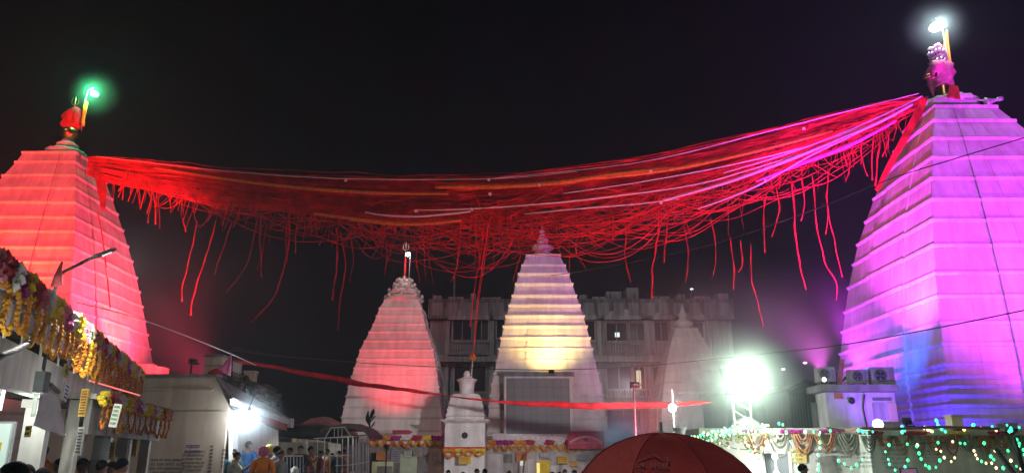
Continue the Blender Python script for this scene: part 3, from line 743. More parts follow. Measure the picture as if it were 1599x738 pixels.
# white cloth triangles tucked under the garland
def tri(label, s, z, w, h, t=-.01, m=M_whitecloth, group='small white pennants under the eave', name='pennant', tip=.5):
    mb = MB().add([(-w/2,0,0),(w/2,0,0),(w*(tip-.5)+.02,-.01,-h),(w*(tip-.5)-.03,-.01,-h),(-w/2,.012,0),(w/2,.012,0),(w*(tip-.5)+.02,.004,-h),(w*(tip-.5)-.03,.004,-h)],
             [(0,1,2,3),(7,6,5,4),(0,4,5,1),(1,5,6,2),(2,6,7,3),(3,7,4,0)])
    p = E0 + D*s; nrm = Vector((-D.y, D.x, 0))
    o = mb.obj(name, m, None, loc=(p.x + nrm.x*t, p.y + nrm.y*t, z), rz=ANG)
    return tag(o, label, 'pennant', group)
for i, s in enumerate((.55, 1.2, 2.0, 2.9, 3.9, 4.9, 5.9, 7.0, 8.1)):
    tri('small white pennant under the long eave, %s from the near end' % ordn(i), s, EZ-.28, .22, .36, tip=.35)
g1 = garland('long flower garland of marigold loops along the front of the big arcade eave', (E0 + D*-1.0 + Vector((.02,0,EZ-.2))), (E0 + D*10.3 + Vector((.02,0,EZ-.2))), .38, 1.05, .27)
# lower porch canopy with its own garland
Q0 = at(150, 622, 11.7); Q1 = at(258, 652, 16.6); Q0.z = Q1.z = (Q0.z+Q1.z)/2
dq = (Q1-Q0); Lq = dq.length; aq = math.atan2(dq.y, dq.x)
pc = thing('porch_canopy', 'small low porch canopy below the long eave, edged with marigolds', 'canopy', (Q0.x, Q0.y, 0), aq)
MB().box(0, Lq, .0, 1.3, Q0.z+.02, Q0.z+.10).obj('canopy_slab', M_dirty, pc)
MB().box(.02, Lq-.02, .05, .13, Q0.z-.50, Q0.z+.015).obj('canopy_board', M_grey, pc)
for x in (.15, Lq*.33, Lq*.66, Lq-.15): MB().box(x-.09, x+.09, .2, .38, 0, Q0.z-.0).obj('post', M_dirty, pc)
MB().tube([(-.1,.1,Q0.z+.28),(Lq*.6,.1,Q0.z+.30)], .013, 8).obj('neon_tube', glow('red_neon', (1,.12,.10), 1.0), pc)
garland('shorter flower garland of marigold loops round the low porch canopy', Q0 + Vector((.03,0,-.06)), Q1 + Vector((.03,0,-.06)), .42, .95, .3, seqoff=6, bandh=.8)
# street lamp rising through the eave
slp = thing('street_lamp', 'slanting street lamp on a black arm rising above the arcade eave', 'street lamp', at(86,470,9.9))
q = lambda x, y, Y=9.9: at(x, y, Y) - at(86,470,9.9)
MB().tube([(0,0,-.9),(0,0,0),q(86,452),q(93,430),q(100,424),q(140,404)], .022, 8).obj('pole', M_dark, slp, True)
a_, b_ = q(140,404), q(181,388)
MB().tube([a_, a_.lerp(b_,.3), a_.lerp(b_,.9), b_], [.03,.05,.045,.02], 8, rz=.5).obj('lamp_head', M_dark, slp, True)
MB().tube([a_.lerp(b_,.5)-Vector((0,0,.032)), a_.lerp(b_,.85)-Vector((0,0,.028))], .008, 6).obj('lamp_glass', glow('street_lamp_glass', (.9,.97,1), 1.2), slp, True)
_l = point(slp, tuple(a_.lerp(b_,.7)-Vector((0,.0,.10))), 420, (.95,.97,.95), .05); _d = bpy.data.lights.new('lamp_light', 'SPOT'); _d.energy = 420; _d.color = (1,.97,.90); _d.spot_size = math.radians(165); _d.spot_blend = .4; _d.shadow_soft_size = .05; _l.data = _d; _l.rotation_euler = (math.radians(-14), math.radians(-22), 0)
point(slp, (.06,-.28,.02), 6, (1,1,.9), .04, 'bulb_light')
MB().lathe([(.01,-.03),(.03,0),(.02,.03)], 8, (.05,-.22,.0)).obj('small_bulb', glow('small_bulb_glass', (1,1,.9), 12), slp, True)
drape('dark_pennant', 'dark red triangular flag tied on the street lamp pole', 'flag', [[P(96,408,9.8),P(97,408,9.8)],[P(84,432,9.8),P(97,428,9.7)],[P(78,448,9.8),P(98,446,9.75)]], mat('maroon_cloth', (.22,.02,.03), .85, .15, 9, .2, 80), amp=.02)
# black hose
tag(MB().tube([at(-30,572,6.4), at(0,556,6.6), at(25,546,7.2), at(50,532,8.2), at(68,515,9.0), at(76,498,9.2)], .035, 8).obj('cable_duct', mat('ribbed_black_hose', (.03,.04,.04), .5, .2, 30, .6, 60), None, True), 'thick black cable duct drooping out from the arcade eave', 'cable')
# box loudspeaker and the big white hanging banner
hs_ = thing('box_speaker', 'grey box loudspeaker hung under the arcade beam beside the white banner', 'loudspeaker', at(62,615,7.6), ANG - .3)
MB().box(-.05,.05,-.05,.05,.02,.22).obj('cabinet', mat('grey_cabinet', (.09,.09,.09), .6, .15, 8, .1, 40), hs_)
MB().box(-.042,.042,-.056,-.051,.03,.21).obj('grille', M_black, hs_); MB().tube([(0,0,.22),(0,0,.34)], .012).obj('hanger', M_dark, hs_)
drape('white_banner', 'large blank white cloth banner hanging in a wedge from the arcade beam', 'banner', [[P(66,594,7.6),P(90,612,7.9)],[P(58,640,7.6),P(97,650,8.1)],[P(50,664,7.55),P(102,681,8.2)]], M_whitecloth, amp=.012)
drape('narrow_banner', 'narrow white cloth strip just left of the large blank banner', 'banner', [[P(53,614,7.5),P(60,614,7.5)],[P(47,650,7.5),P(54,649,7.5)]], M_whitecloth, amp=.008)
MB().tube([at(60,590,7.6), at(80,600,7.7), at(92,612,7.9)], .02).obj('banner_bracket', M_grey); tag(SC.objects['banner_bracket'], 'grey bent bracket holding the large white banner', 'bracket')
# paper notices
def glyphs(mb, w, h, lines, seed, y=-.004, fill=.85, z0=0):
    "rows of short strokes hung from a head line, as print seen from afar"
    rr = random.Random(seed); lh = h/lines
    for l in range(lines):
        zt = z0 + h - l*lh - lh*.15; x = -w*fill/2 + rr.uniform(0,.1)*w; xe = w*fill/2 - rr.uniform(0,.15)*w
        while x < xe:
            wl = min(xe-x, rr.uniform(.1,.24)*w)
            mb.box(x, x+wl, y-.002, y, zt-lh*.10, zt)
            xx = x
            while xx < x+wl-.01*w:
                sw = rr.uniform(.012,.03)*w
                mb.box(xx, xx+sw*.5, y-.002, y, zt-lh*rr.uniform(.4,.62), zt-lh*.10)
                if rr.random() < .6: mb.box(xx, xx+sw*1.2, y-.0022, y-.0002, zt-lh*.5, zt-lh*.38)
                xx += sw*1.7
            x += wl + rr.uniform(.02,.05)*w
    return mb
M_ink = mat('dark_ink', (.05,.05,.06), .8, .1, 9, 0); M_blueink = mat('blue_ink', (.08,.09,.35), .8, .1, 9, 0); M_redink = mat('red_ink', (.45,.05,.03), .8, .1, 9, 0)
def sign(label, px, py, Y, w, h, m, lines, ink=M_ink, rz=0, tilt=0, seed=1, name='notice_board', group=None, cat='sign', fill=.85):
    t = thing(name, label, cat, at(px, py, Y), rz, group)
    if tilt: t.rotation_euler = (0, tilt, rz)
    MB().box(-w/2, w/2, 0, .02, -h/2, h/2).obj('board', m, t)
    if lines: tag(glyphs(MB(), w, h*.88, lines, seed, z0=-h*.44, fill=fill).obj('print', ink, t), kind='stuff')
    return t
M_ysign = mat('yellow_sign_paint', (.75,.55,.06), .7, .15, 4, .1, 30, streak=.15); M_wsign = mat('white_sign_paint', (.72,.72,.68), .7, .1, 4, .1, 30, streak=.15)
M_osign = mat('orange_sign_paint', (.70,.30,.08), .7, .15, 4, .1, 30, streak=.15); M_rsign = mat('red_sign_paint', (.45,.06,.10), .7, .15, 4, .1, 30, streak=.15)
sign('small yellow notice tilted under the arcade eave below the marigolds', 104, 578, 9.0, .15, .11, M_ysign, 3, rz=ANG-.1, tilt=.35, seed=2)
sign('small white notice beside the tilted yellow one under the eave', 110, 566, 9.1, .10, .10, M_wsign, 3, rz=ANG-.1, tilt=.35, seed=3, name='notice_board')
sign('white notice with blue print on the arcade beam', 103, 612, 9.2, .2, .2, M_wsign, 4, M_blueink, rz=ANG, seed=4, tilt=.1)
sign('tall yellow notice on the arcade pillar left of the porch', 130, 628, 10.2, .11, .36, M_ysign, 9, M_redink, rz=-.2, seed=5)
sign('tall white notice low on the arcade pillar below the yellow one', 124, 688, 10.2, .10, .36, M_wsign, 8, rz=-.2, seed=6)
sign('yellow notice with red print at the porch right end', 205, 697, 15.2, .22, .36, M_ysign, 5, M_redink, seed=7)
sign('pale yellow notice low under the porch middle', 174, 703, 13.6, .10, .30, M_ysign, 5, seed=8)
sign('white and green leaf flyer dangling before the porch garland', 180, 648, 11.6, .12, .34, M_wsign, 5, mat('green_ink', (.05,.3,.08), .8, .1, 9, 0), tilt=.12, seed=9)
sign('pale blank board on the left under the porch', 157, 700, 13.0, .28, .34, mat('pale_blue_board', (.50,.56,.58), .7, .1, 4, .1, 30), 0)
sign('pale grey board next to the yellow notice at the porch end', 190, 698, 14.6, .22, .34, mat('pale_grey_board', (.58,.58,.58), .7, .1, 4, .1, 30), 0)
sign('small pale sticker on the arcade back wall left of the seated crowd', 43, 673, 8.6, .06, .12, M_ysign, 2, seed=10)
# tube light and glowing sign at the frame edge
tl_ = thing('tube_light', 'bright white tube light at the far left under the arcade', 'lamp', at(3, 622, 9.6), ANG)
MB().tube([(0,0,-.14),(.02,0,.14)], .02, 8).obj('tube', glow('tube_dim_glass', (.95,1,1), 2), tl_); MB().box(-.03,.03,.035,.06,-.17,.17).obj('fitting', M_white, tl_)
point(tl_, (.5,-.3,-.1), 30, (.95,1,.93), .15)
sb = thing('illuminated_sign', 'pale green lit panel with a yellow spot at the far left edge', 'sign', at(-2,700,7.4), 0)
MB().box(-.14,.10,0,.05,-.22,.25).obj('case', M_steel, sb); MB().box(-.13,.085,-.012,-.002,-.2,.23).obj('lit_face', glow('lit_face', (.7,1,.85), .45), sb)
MB().box(-.0,.03,-.02,-.013,-.02,.06).obj('yellow_mark', M_yellow, sb)
point(sb, (.3,-.7,.5), 30, (.85,1,.9), .15)  # point light added before the panel to brighten the white banner

# ------------------------------------------------------------ the house with the written wall
hy = 20.0
def hz(py): return H + rxy(330, py)[1]*hy
A = at(336, 588, hy); B = at(357, 634, hy)
hw = thing('written_wall_house', 'cream house with a big blank side wall carrying lines of painted text', 'house', (0, 0, 0))
xl = -12.6; zt = A.z
_p = [(xl,0),(B.x,0),(B.x,B.z),(A.x,A.z),(xl,A.z)]
MB().add([(x,hy,z) for x,z in _p] + [(x-2.3,hy+8.5,z*.86) for x,z in _p], [(0,1,2,3,4),(9,8,7,6,5)] + [(i,i+5,(i+1)%5+5,(i+1)%5) for i in range(5)]).obj('wall', M_cream, hw)
MB().box(xl-.05, A.x+.06, hy-.06, hy+.4, zt+.003, zt+.07).obj('coping', mat('sooty_coping', (.22,.20,.18), .85, .2, 3, .3, 14), hw)
MB().box(xl, A.x-.02, hy-.03, hy-.002, zt-.36, zt-.32).obj('plaster_band', M_cream, hw)
MB().box(xl, B.x-.05, hy-.012, hy-.002, hz(641)-.012, hz(641)+.012).obj('plaster_joint', mat('dark_joint', (.35,.30,.25), .9, .1), hw)
for (px, py, w, h, n, ink, sd) in ((260, 738, .95, .72, 7, M_ink, 21), (300, 734, .62, 1.0, 11, M_ink, 22), (329, 716, .1, .7, 8, M_ink, 23), (302, 701, .5, .26, 2, M_blueink, 24), (350, 715, .16, .5, 5, M_ink, 25)):
    p = at(px, py, hy)
    mbg = glyphs(MB(), w, h, n, sd, z0=-h*.5, fill=.95)
    tag(mbg.obj('painted_text', ink, hw, loc=(p.x, hy, p.z)), kind='stuff')
# roof tank
tk = thing('rooftop_tank', 'tall square plastered water tank on the written wall house roof', 'water tank', (at(337,583,21.5).x, 21.5, zt+.07))
MB().box(-.24,.24,-.25,.25,0,.62).obj('tank', M_cream, tk); MB().box(-.28,.28,-.29,.29,.62,.67).obj('lid', M_grey, tk)
MB().box(-.25,.25,-.262,-.252,.36,.38).obj('joint', M_grey, tk); MB().tube([(.1,0,.67),(.1,0,.8),(.5,0,.95),(1.6,0,.7)], .015).obj('pipe', M_dark, tk)
drape('pink_flag', 'pink and white flag leaning beside the rooftop tank', 'flag', [[P(360,553,20.6),P(362,553,20.6)],[P(346,570,20.6),P(361,572,20.5)],[P(330,578,20.6),P(360,586,20.6)]], M_pink, amp=.05)
tag(MB().tube([P(362,590,20.7), P(363,550,20.7)], .018).obj('flag_stick', M_dark), 'dark stick holding the pink flag by the tank', 'pole')
rb = MB().tube([P(326,583,20.4), P(336,580,20.3), P(348,584,20.4)], [.05,.1,.04], 7); tag(rb.obj('red_bundle', M_red, None, True), 'crumpled red cloth bundle on the roof edge beside the tank', 'cloth')
# sloping tin awning along the receding side
vs = []
a0 = at(334,588,hy); a1 = at(357,636,hy-.1); b0 = at(432,642,29.5); b1 = at(455,657,29.8)
c0 = at(398,605,29.5); 
aw = thing('tin_awning', 'sloping tin awning running back along the written wall house', 'awning', (0,0,0))
def slab(a, b, c, d, th):
    n = (Vector(b)-Vector(a)).cross(Vector(d)-Vector(a)).normalized()*th
    return MB().add([a,b,c,d,Vector(a)+n,Vector(b)+n,Vector(c)+n,Vector(d)+n], [(0,1,2,3),(7,6,5,4),(0,4,5,1),(1,5,6,2),(2,6,7,3),(3,7,4,0)])
M_tin = mat('dull_tin', (.34,.36,.38), .5, .2, 2, .2, 14, metal=.3, streak=.3)
slab(at(338,590,19.9), at(362,622,19.6), at(456,656,27.0), at(432,642,28.0), .04).obj('tin_sheet', M_tin, aw)
slab(at(358,622,19.62), at(358,630,19.62), at(455,664,27.0), at(455,656,27.0), .03).obj('edge_board', M_white, aw)
slab(at(392,646,21.6), at(392,655,21.6), at(446,672,26.5), at(446,658,26.5), .05).obj('maroon_sign_strip', M_rsign, aw)
MB().box(-.12,.22,-.02,.3,-.14,.16).obj('end_bracket', M_white, aw, loc=at(445,660,26.6))
roofp = [at(345,590,21), at(372,582,23), at(400,592,25), at(428,620,27.5), at(434,642,28.4), at(390,624,24)]
rr = random.Random(5); mb = MB()
for k in range(260):
    t = rr.random(); a = at(345,590,21).lerp(at(432,640,28.2), t); b = at(352,578,21.5).lerp(at(426,612,28.2), t)
    p = a.lerp(b, rr.random()**1.3) + Vector((rr.uniform(-.2,.2), rr.uniform(-.2,.2), 0))
    mb.blob(p, rr.uniform(.06,.16), 6, 4, .35, mi=rr.choice((0,0,1,2)), sq=.7)
tag(mb.obj('roof_clutter', [mat('dry_leaves', (.10,.09,.06), .9, .3, 12, .4, 30), mat('roof_rubble', (.28,.20,.17), .9, .3, 12, .4, 30), mat('dull_weed_green', (.07,.10,.04), .9, .3, 12, .4, 30)]), 'dry leaves, weeds and rubble heaped along the sloping roof behind the awning', kind='stuff')
slab(at(345,592,20.6), at(352,580,22), at(428,616,28.6), at(432,642,28.0), .3).obj('roof_bank', mat('mossy_roof_bank', (.17,.13,.12), .9, .3, 3, .6, 10))
tag(SC.objects['roof_bank'], 'mossy brown sloping roof bank behind the tin awning', 'roof')
for i, (px, py, w, h, mm, lb) in enumerate(((367,577,.30,.36,M_white,'small white chimney block on the roof behind the pink flag'), (391,592,.34,.42,M_cream,'second pale chimney block farther along the sloping roof'))):
    p = at(px, py, 23+i*2); o = MB().box(-w/2,w/2,-.15,.15,-h,h/2).box(-w/2-.03,w/2+.03,-.18,.18,h/2+.002,h/2+.06).obj('chimney_block', mm, None, loc=p); tag(o, lb, 'chimney')
rf = floodlight('red floodlight glowing on the house roof before the left tower', at(300,563,24.5), (-18.4, 33.4, 9.3), (1,.02,.04), 3600, angle=60, strength=10, size=.12, stand=3.8)
tag(MB().box(-.55,.5,-.3,.3,-.25,.1).box(-.5,.1,-.25,.2,.1,.2).obj('roof_ledge', M_tower_r, None, loc=at(236,578,27.0)), 'low stepped block glowing red on the roof between left tower and written wall', 'block')
# white lit interior below the awning
iw = thing('lit_shop_front', 'white lit shop front under the awning behind the crowd', 'shop front', (0,0,0))
slab(at(357,740,20.3), at(430,735,27.5), at(430,672,27.5), at(357,640,20.3), .1).obj('back_wall', M_white, iw)
slab(at(366,740,20.6), at(372,740,21.0), at(372,650,21.0), at(366,648,20.6), .08).obj('door_frame', M_steel, iw)
bl = thing('hanging_lamp', 'dazzling white lamp hanging under the house awning above the crowd', 'lamp', at(388,653,20.0))
MB().lathe([(.03,-.16),(.12,-.12),(.15,0),(.12,.12),(.05,.18)], 16).obj('bulb', glow('hanging_lamp_glass', (.80,.93,1), 90), bl, True)
MB().lathe([(.06,.18),(.06,.26),(.02,.3)], 10).obj('lamp_holder', M_dark, bl); MB().tube([(0,0,.3),(.0,.3,.62)], .012).obj('flex', M_dark, bl)
point(bl, (.0,-.22,-.04), 75, (.82,.93,1), .12)
# curved fluorescent tube next to it
ct = thing('curved_tube_lamp', 'thin curved white tube lamp at the corner of the written wall', 'lamp', at(364,652,20.1))
MB().tube([at(x,y,20.1)-at(364,652,20.1) for x, y in ((376,640),(368,642),(362,652),(361,664),(366,670))], .025, 8).obj('tube', glow('tube_glass', (.95,1,1), 8), ct, True)

# ------------------------------------------------------------ queue tents, cage and railing
M_tarp = mat('dark_green_tarpaulin', (.045,.06,.06), .6, .2, 3, .4, 8); M_redtarp = mat('dusty_red_tarpaulin', (.30,.14,.13), .7, .2, 3, .4, 8); M_browntarp = mat('brown_tarpaulin', (.17,.13,.12), .7, .2, 3, .5, 8)
def tent(label, pts, m, Y0, Y1, hh, drop, name='tent_roof'):
    "arched tarpaulin: outline of the ridge as pixels, extruded in depth with sagging edges"
    front = [at(x, y, Y0) for x, y in pts]; n = len(front)
    mb = MB(); vs = []
    for k in range(7):
        t = k/6; yy = Y0 + (Y1-Y0)*t; bow = math.sin(PI*t)*hh
        for i, p in enumerate(front):
            s = math.sin(PI*i/(n-1)); vs.append((p.x, yy, p.z + bow*s + .03*noise.noise(Vector((p.x*2, yy*2, 0)))))
    nn = len(vs)
    for k in range(7):
        t = k/6; yy = Y0 + (Y1-Y0)*t; bow = math.sin(PI*t)*hh
        for i, p in enumerate(front):
            s = math.sin(PI*i/(n-1)); vs.append((p.x, yy, p.z + bow*s - drop))
    fs = []
    for k in range(6):
        for i in range(n-1):
            a = k*n+i; fs += [(a,a+1,a+n+1,a+n), (a+nn,a+nn+n,a+nn+n+1,a+nn+1)]
    for i in range(n-1): fs += [(i,i+nn,i+1+nn,i+1), (6*n+i,6*n+i+1,6*n+i+1+nn,6*n+i+nn)]
    for k in range(6): fs += [(k*n,(k+1)*n,(k+1)*n+nn,k*n+nn), (k*n+n-1,k*n+n-1+nn,(k+1)*n+n-1+nn,(k+1)*n+n-1)]
    return tag(mb.add(vs, fs).obj(name, m, None, True), label, 'tent')
tent('dark green tarpaulin roof over the queue right of the tin awning', [(428,660),(445,664),(470,666),(500,668),(524,673)], M_tarp, 28.6, 33, .2, .42)
tent('dusty red humped tarpaulin behind the dark green one', [(462,671),(472,660),(484,653),(497,651),(508,656),(520,664),(534,670)], M_redtarp, 33.5, 37, .1, .35)
tent('brown sagging tarpaulin roof over the white barred cage', [(500,670),(512,666),(530,663),(552,664),(568,668),(577,677)], M_browntarp, 27.6, 30.5, .12, .12)
M_bar = mat('white_painted_bar', (.68,.69,.66), .4, .1, 8, .05, 40, metal=.2)
cage = thing('barred_cage', 'white steel barred enclosure under the brown tarpaulin', 'cage', (0,0,0))
Yc = 27.2
def bar(parent, a, b, r=.02, name='bar'): return MB().tube([a, b], r, 6).obj(name, M_bar, parent)
for x in (496, 507, 516, 527, 535, 544, 552, 560):
    top = 682 if 516 <= x <= 548 else 684
    bar(cage, at(x, top, Yc), at(x-1, 745, Yc), .024 if x in (507,544) else .013)
for x, x2 in ((522,519),(528,528),(534,537)): bar(cage, at(x, 667, Yc), at(x, 682, Yc), .013)
bar(cage, at(490,684,Yc), at(548,681,Yc), .025, 'rail'); bar(cage, at(496,711,Yc), at(546,710,Yc), .022, 'rail'); bar(cage, at(517,667,Yc), at(538,666,Yc), .018, 'rail'); bar(cage, at(507,684,Yc), at(517,667,Yc), .02, 'rail'); bar(cage, at(538,666,Yc), at(548,681,Yc), .02, 'rail'); bar(cage, at(524,726,Yc), at(546,725,Yc), .018, 'rail')
for i, x in enumerate((551, 556, 562, 567, 572, 575)): bar(cage, at(x, 682-i*.6, 27.4+i*.5), at(x, 745, 27.4+i*.5), .022 if i in (0,5) else .016)
bar(cage, at(548,681,Yc), at(576,678,30.2), .025, 'rail'); bar(cage, at(548,725,Yc), at(576,720,30.2), .02, 'rail')
rail = thing('queue_railing', 'long white steel crowd railing in front of the queue', 'railing', (0,0,0))
bar(rail, at(421,712,22.5), at(456,711,24.5), .028, 'rail'); bar(rail, at(456,711,24.5), at(500,711,26.9), .028, 'rail')
for i in range(15):
    t = (i+.5)/15; bar(rail, at(423,712,22.6).lerp(at(498,711,26.8), t), at(423,750,22.6).lerp(at(498,750,26.8), t), .012)
for x, Y in ((440,23.6),(480,25.8)): bar(rail, at(x,690 if x==480 else 711,Y), at(x,750,Y), .03, 'post')
# pale curtains / lit cloth behind the queue
mbc = thing('pale_curtain', 'row of pale yellowish cloth hangings behind the queue', 'curtain', (0,0,0))
for i in range(9):
    x0 = 456 + i*8.6; 
    drape('curtain_panel', None, None, [[P(x0,676,31.5),P(x0+8,676,31.5)],[P(x0,712,31.5),P(x0+8,712,31.5)]], M_whitecloth if i % 3 else mat('cream_cloth', (.75,.70,.50), .85, .1, 6, .2, 50), mbc, amp=.04, sub=3)
qw = tag(slab(at(430,735,30), at(575,735,33), at(575,690,33), at(430,690,30), .1).obj('queue_wall', mat('dim_wall', (.22,.21,.19), .85, .15, 2, .2, 12, streak=.2)), 'dim low wall behind the queue', 'wall')
ql = thing('strip_lamp', 'cool strip lamp hidden under the tarpaulins over the queue', 'lamp', at(498,676,29.6))
MB().tube([(-.5,0,0),(.5,0,0)], .03, 6).obj('tube', glow('strip_glass', (1,.98,.85), 3), ql); MB().box(-.55,.55,-.04,.04,.035,.07).obj('fitting', M_white, ql)
point(ql, (0,-.6,-.15), 110, (1,.97,.85), .3)
# loud sapling sprig / trident stand in front of the small tower
sg = thing('spiky_ornament', 'dark spiky iron ornament standing on the roof before the small tower', 'ornament', at(578,672,31.0))
q = lambda x, y: at(x, y, 31.0) - at(578,672,31.0)
MB().tube([q(577,676), q(577,655), q(580,643)], [.03,.04,.02]).obj('stem', M_dark, sg)
for pts in ([(577,660),(574,650),(575,640)], [(578,658),(584,650),(588,649)], [(577,664),(572,656),(571,649)], [(579,652),(583,642),(584,637)], [(578,667),(583,662),(586,657)]):
    MB().tube([q(*p_) for p_ in pts], [.05,.08,.01], 5, rz=.4).obj('spike', M_dark, sg)
# ------------------------------------------------------------ low shrines between the towers
def X_at(px, py, Y): return at(px, py, Y).x
def swag_mesh(w, h, r, mcol, n=11):
    mb = MB()
    for i in range(n+1):
        u = i/n; mb.blob((-w/2+w*u, 0, -h*4*u*(1-u)), r, 6, 4, .2)
    return mb.mesh('marigold_swag', mcol)
SW = [swag_mesh(.42, .20, .055, FC['marigold']), swag_mesh(.42, .26, .055, FC['dark_marigold'])]
BAND2 = {c: cluster_mesh(c, .5, 70+i, 2) for i, c in enumerate(('red','magenta','marigold','yellow','white'))}
def swagrow(label, p0, p1, step=.42, bands=('red','marigold','magenta','white','red','yellow','magenta'), group='marigold swags on the low shrine roofs', sc=1):
    p0 = Vector(p0); p1 = Vector(p1); d = p1-p0; L = d.length
    t = thing('swag_garland', label, 'garland', p0, math.atan2(d.y, d.x), group)
    n = max(1, round(L/step))
    for i in range(n):
        o = link('marigold_swag', R.choice(SW), t, (L*(i+.5)/n, -.04, -.02)); o.scale = (L/n/.42, 1, sc*R.uniform(.9,1.15))
    n = max(1, round(L/.5))
    for i in range(n):
        o = link('flower_band', BAND2[bands[i % len(bands)]], t, (L*(i+.5)/n, -.06, -.02)); o.scale = (L/n/.5, 1, sc)
    return t
# left low shrine
Y1_ = 38.2
z1 = at(0,682,Y1_).z
la = thing('low_shrine_block', 'low whitewashed shrine block under the small tower with red and orange swags', 'shrine', (0,0,0))
xa, xb = X_at(577,682,Y1_), X_at(694,682,Y1_)
wl1 = MB().box(xa, xb, Y1_, Y1_+2.2, 0, z1-.33).obj('wall', M_dirty, la)
MB().box(xa-.05, xb+.05, Y1_-.12, Y1_+2.2, z1-.325, z1).obj('parapet', M_white, la)
MB().box(xa, xb-.6, Y1_-.05, Y1_-.01, 0, at(0,697,Y1_).z).obj('door_screen', mat('grimy_board', (.34,.31,.29), .85, .2, 3, .2, 20, streak=.2), la)
for (x0, x1, y0, y1, mm, nm) in ((580,592,706,745,M_black,'opening'), (612,624,700,745,M_grey,'panel'), (626,652,708,745,mat('pale_green_paint', (.45,.55,.38), .7, .1, 3, .1, 30),'panel'), (655,667,712,745,M_grey,'panel'), (670,692,696,745,mat('peach_paint', (.50,.34,.27), .7, .15, 3, .1, 30),'panel')):
    MB().box(X_at(x0,700,Y1_), X_at(x1,700,Y1_), Y1_-.09, Y1_-.052, at(0,y1,Y1_).z, at(0,y0,Y1_).z).obj(nm, mm, la)
fr = MB().box(X_at(581,719,37.6), X_at(614,719,37.6), 37.6, 37.7, at(0,745,37.6).z, at(0,720,37.6).z).obj('niche_frame', mat('pale_lime_paint', (.62,.68,.36), .7, .1, 3, .1, 30), la)
MB().box(X_at(589,727,37.6), X_at(613,727,37.6), 37.57, 37.597, at(0,745,37.6).z, at(0,727,37.6).z).obj('niche_panel', M_grey, fr)
swagrow('orange and red swag garland on the block under the small tower', (xa, Y1_-.16, z1-.10), (xb-.05, Y1_-.16, z1-.10), sc=1.2)
sign('orange notice board below the swags left of the small tower base', 596, 711, 37.9, .52, .36, M_osign, 4, M_redink, seed=31)
sign('dim violet notice board below the swags under the small tower', 618, 712, 38.05, .42, .6, mat('violet_grey_sign', (.34,.31,.38), .8, .1, 3, .1, 20), 5, seed=32)
sign('pale green notice near the middle under the small tower', 637, 708, 38.0, .38, .28, mat('pale_green_sign', (.48,.56,.46), .8, .1, 3, .1, 20), 2, seed=33)
sign('brown notice right of the pale green one', 652, 706, 38.0, .42, .34, mat('brown_sign', (.36,.30,.25), .8, .1, 3, .1, 20), 3, seed=34)
sign('narrow peach price list next to the little shrine', 681, 712, 37.95, .5, .62, mat('peach_sign', (.48,.35,.28), .8, .1, 3, .1, 20), 7, seed=35)
# arrow board
ab = MB().prism([(-.5,-.1),(.3,-.1),(.5,0),(.3,.1),(-.5,.1)], -.02, .02).obj('arrow_board', M_rsign, None, loc=at(629,674,38.0)); tag(ab, 'maroon arrow shaped board on the parapet under the small tower', 'sign')
# central low shrine
Y2_ = 41.0; z2 = at(0,683,Y2_).z; xc0, xc1 = X_at(758,683,Y2_), X_at(944,683,Y2_)
ca = thing('marble_shrine_block', 'low marble fronted block under the middle tower with a moulded parapet', 'shrine', (0,0,0))
MB().box(xc0, xc1, Y2_, Y2_+1.6, 0, z2-.42).obj('wall', M_dirty, ca)
MB().box(xc0-.05, xc1+.05, Y2_-.1, Y2_+1.6, z2-.415, z2-.18).obj('parapet', M_white, ca)
MB().box(xc0+.45, xc1-1.8, Y2_-.04, Y2_+1.5, z2-.178, z2+.10).obj('upper_parapet', M_white, ca)
MB().box(xc0+.4, xc0+1.1, Y2_-.09, Y2_+.3, z2-.176, z2+.22).obj('corner_block', M_white, ca)
MB().box(xc1-1.6, xc1+.9, Y2_+.05, Y2_+1.5, z2-.17, z2+.3).obj('side_parapet', M_white, ca)
for i in range(7):
    x0 = xc0 + .95 + i*.72; MB().box(x0, x0+.66, Y2_-.062, Y2_-.042, z2-.13, z2+.04).obj('moulding', M_white, ca)
for (x0, x1, y0, y1, mm, nm) in ((760,786,708,745,M_white,'panel'), (786,800,708,722,M_grey,'panel'), (812,820,718,726,glow('lit_paper', (1,1,.85), .55),'lit_window'), (824,834,716,745,M_white,'panel'), (842,858,718,745,mat('bright_yellow_door', (.85,.62,.02), .6, .1, 3, .1, 20),'door'), (859,868,726,745,M_white,'panel'), (877,892,722,745,M_white,'panel'), (893,908,728,745,M_cream,'panel')):
    MB().box(X_at(x0,715,Y2_), X_at(x1,715,Y2_), Y2_-.08, Y2_-.01, at(0,y1,Y2_).z, at(0,y0,Y2_).z).obj(nm, mm, ca)
MB().box(X_at(838,715,Y2_), X_at(842.5,715,Y2_), Y2_-.1, Y2_-.02, at(0,745,Y2_).z, at(0,722,Y2_).z).obj('lit_strip', glow('lit_yellow_door', (1,.75,.1), .9), ca)
swagrow('long orange and magenta swag garland under the middle tower parapet', (xc0, Y2_-.14, z2-.30), (xc1-.1, Y2_-.14, z2-.30), sc=1.25, bands=('marigold','magenta','magenta','marigold','red','white','red','white','red','marigold','magenta','white','yellow'))
sign('orange notice hanging from the swags left of the yellow door', 815, 711, 40.6, .55, .48, M_osign, 5, M_redink, seed=41)
sign('yellow notice hanging right of the yellow door', 879, 717, 40.6, .56, .36, M_ysign, 3, M_redink, seed=42)
sign('small yellow notice lowest on the right before the umbrella', 897, 723, 40.6, .36, .26, M_ysign, 2, M_redink, seed=43)
sign('grey board with white scroll print in the middle of the block', 851, 710, 40.7, .55, .24, mat('grey_board', (.40,.41,.41), .8, .1, 3, .1, 20), 1, M_wc, seed=44)
sign('striped green and grey board right of the yellow notice', 912, 713, 40.7, .7, .26, mat('grey_green_board', (.34,.38,.35), .8, .1, 3, .1, 20), 3, seed=45)
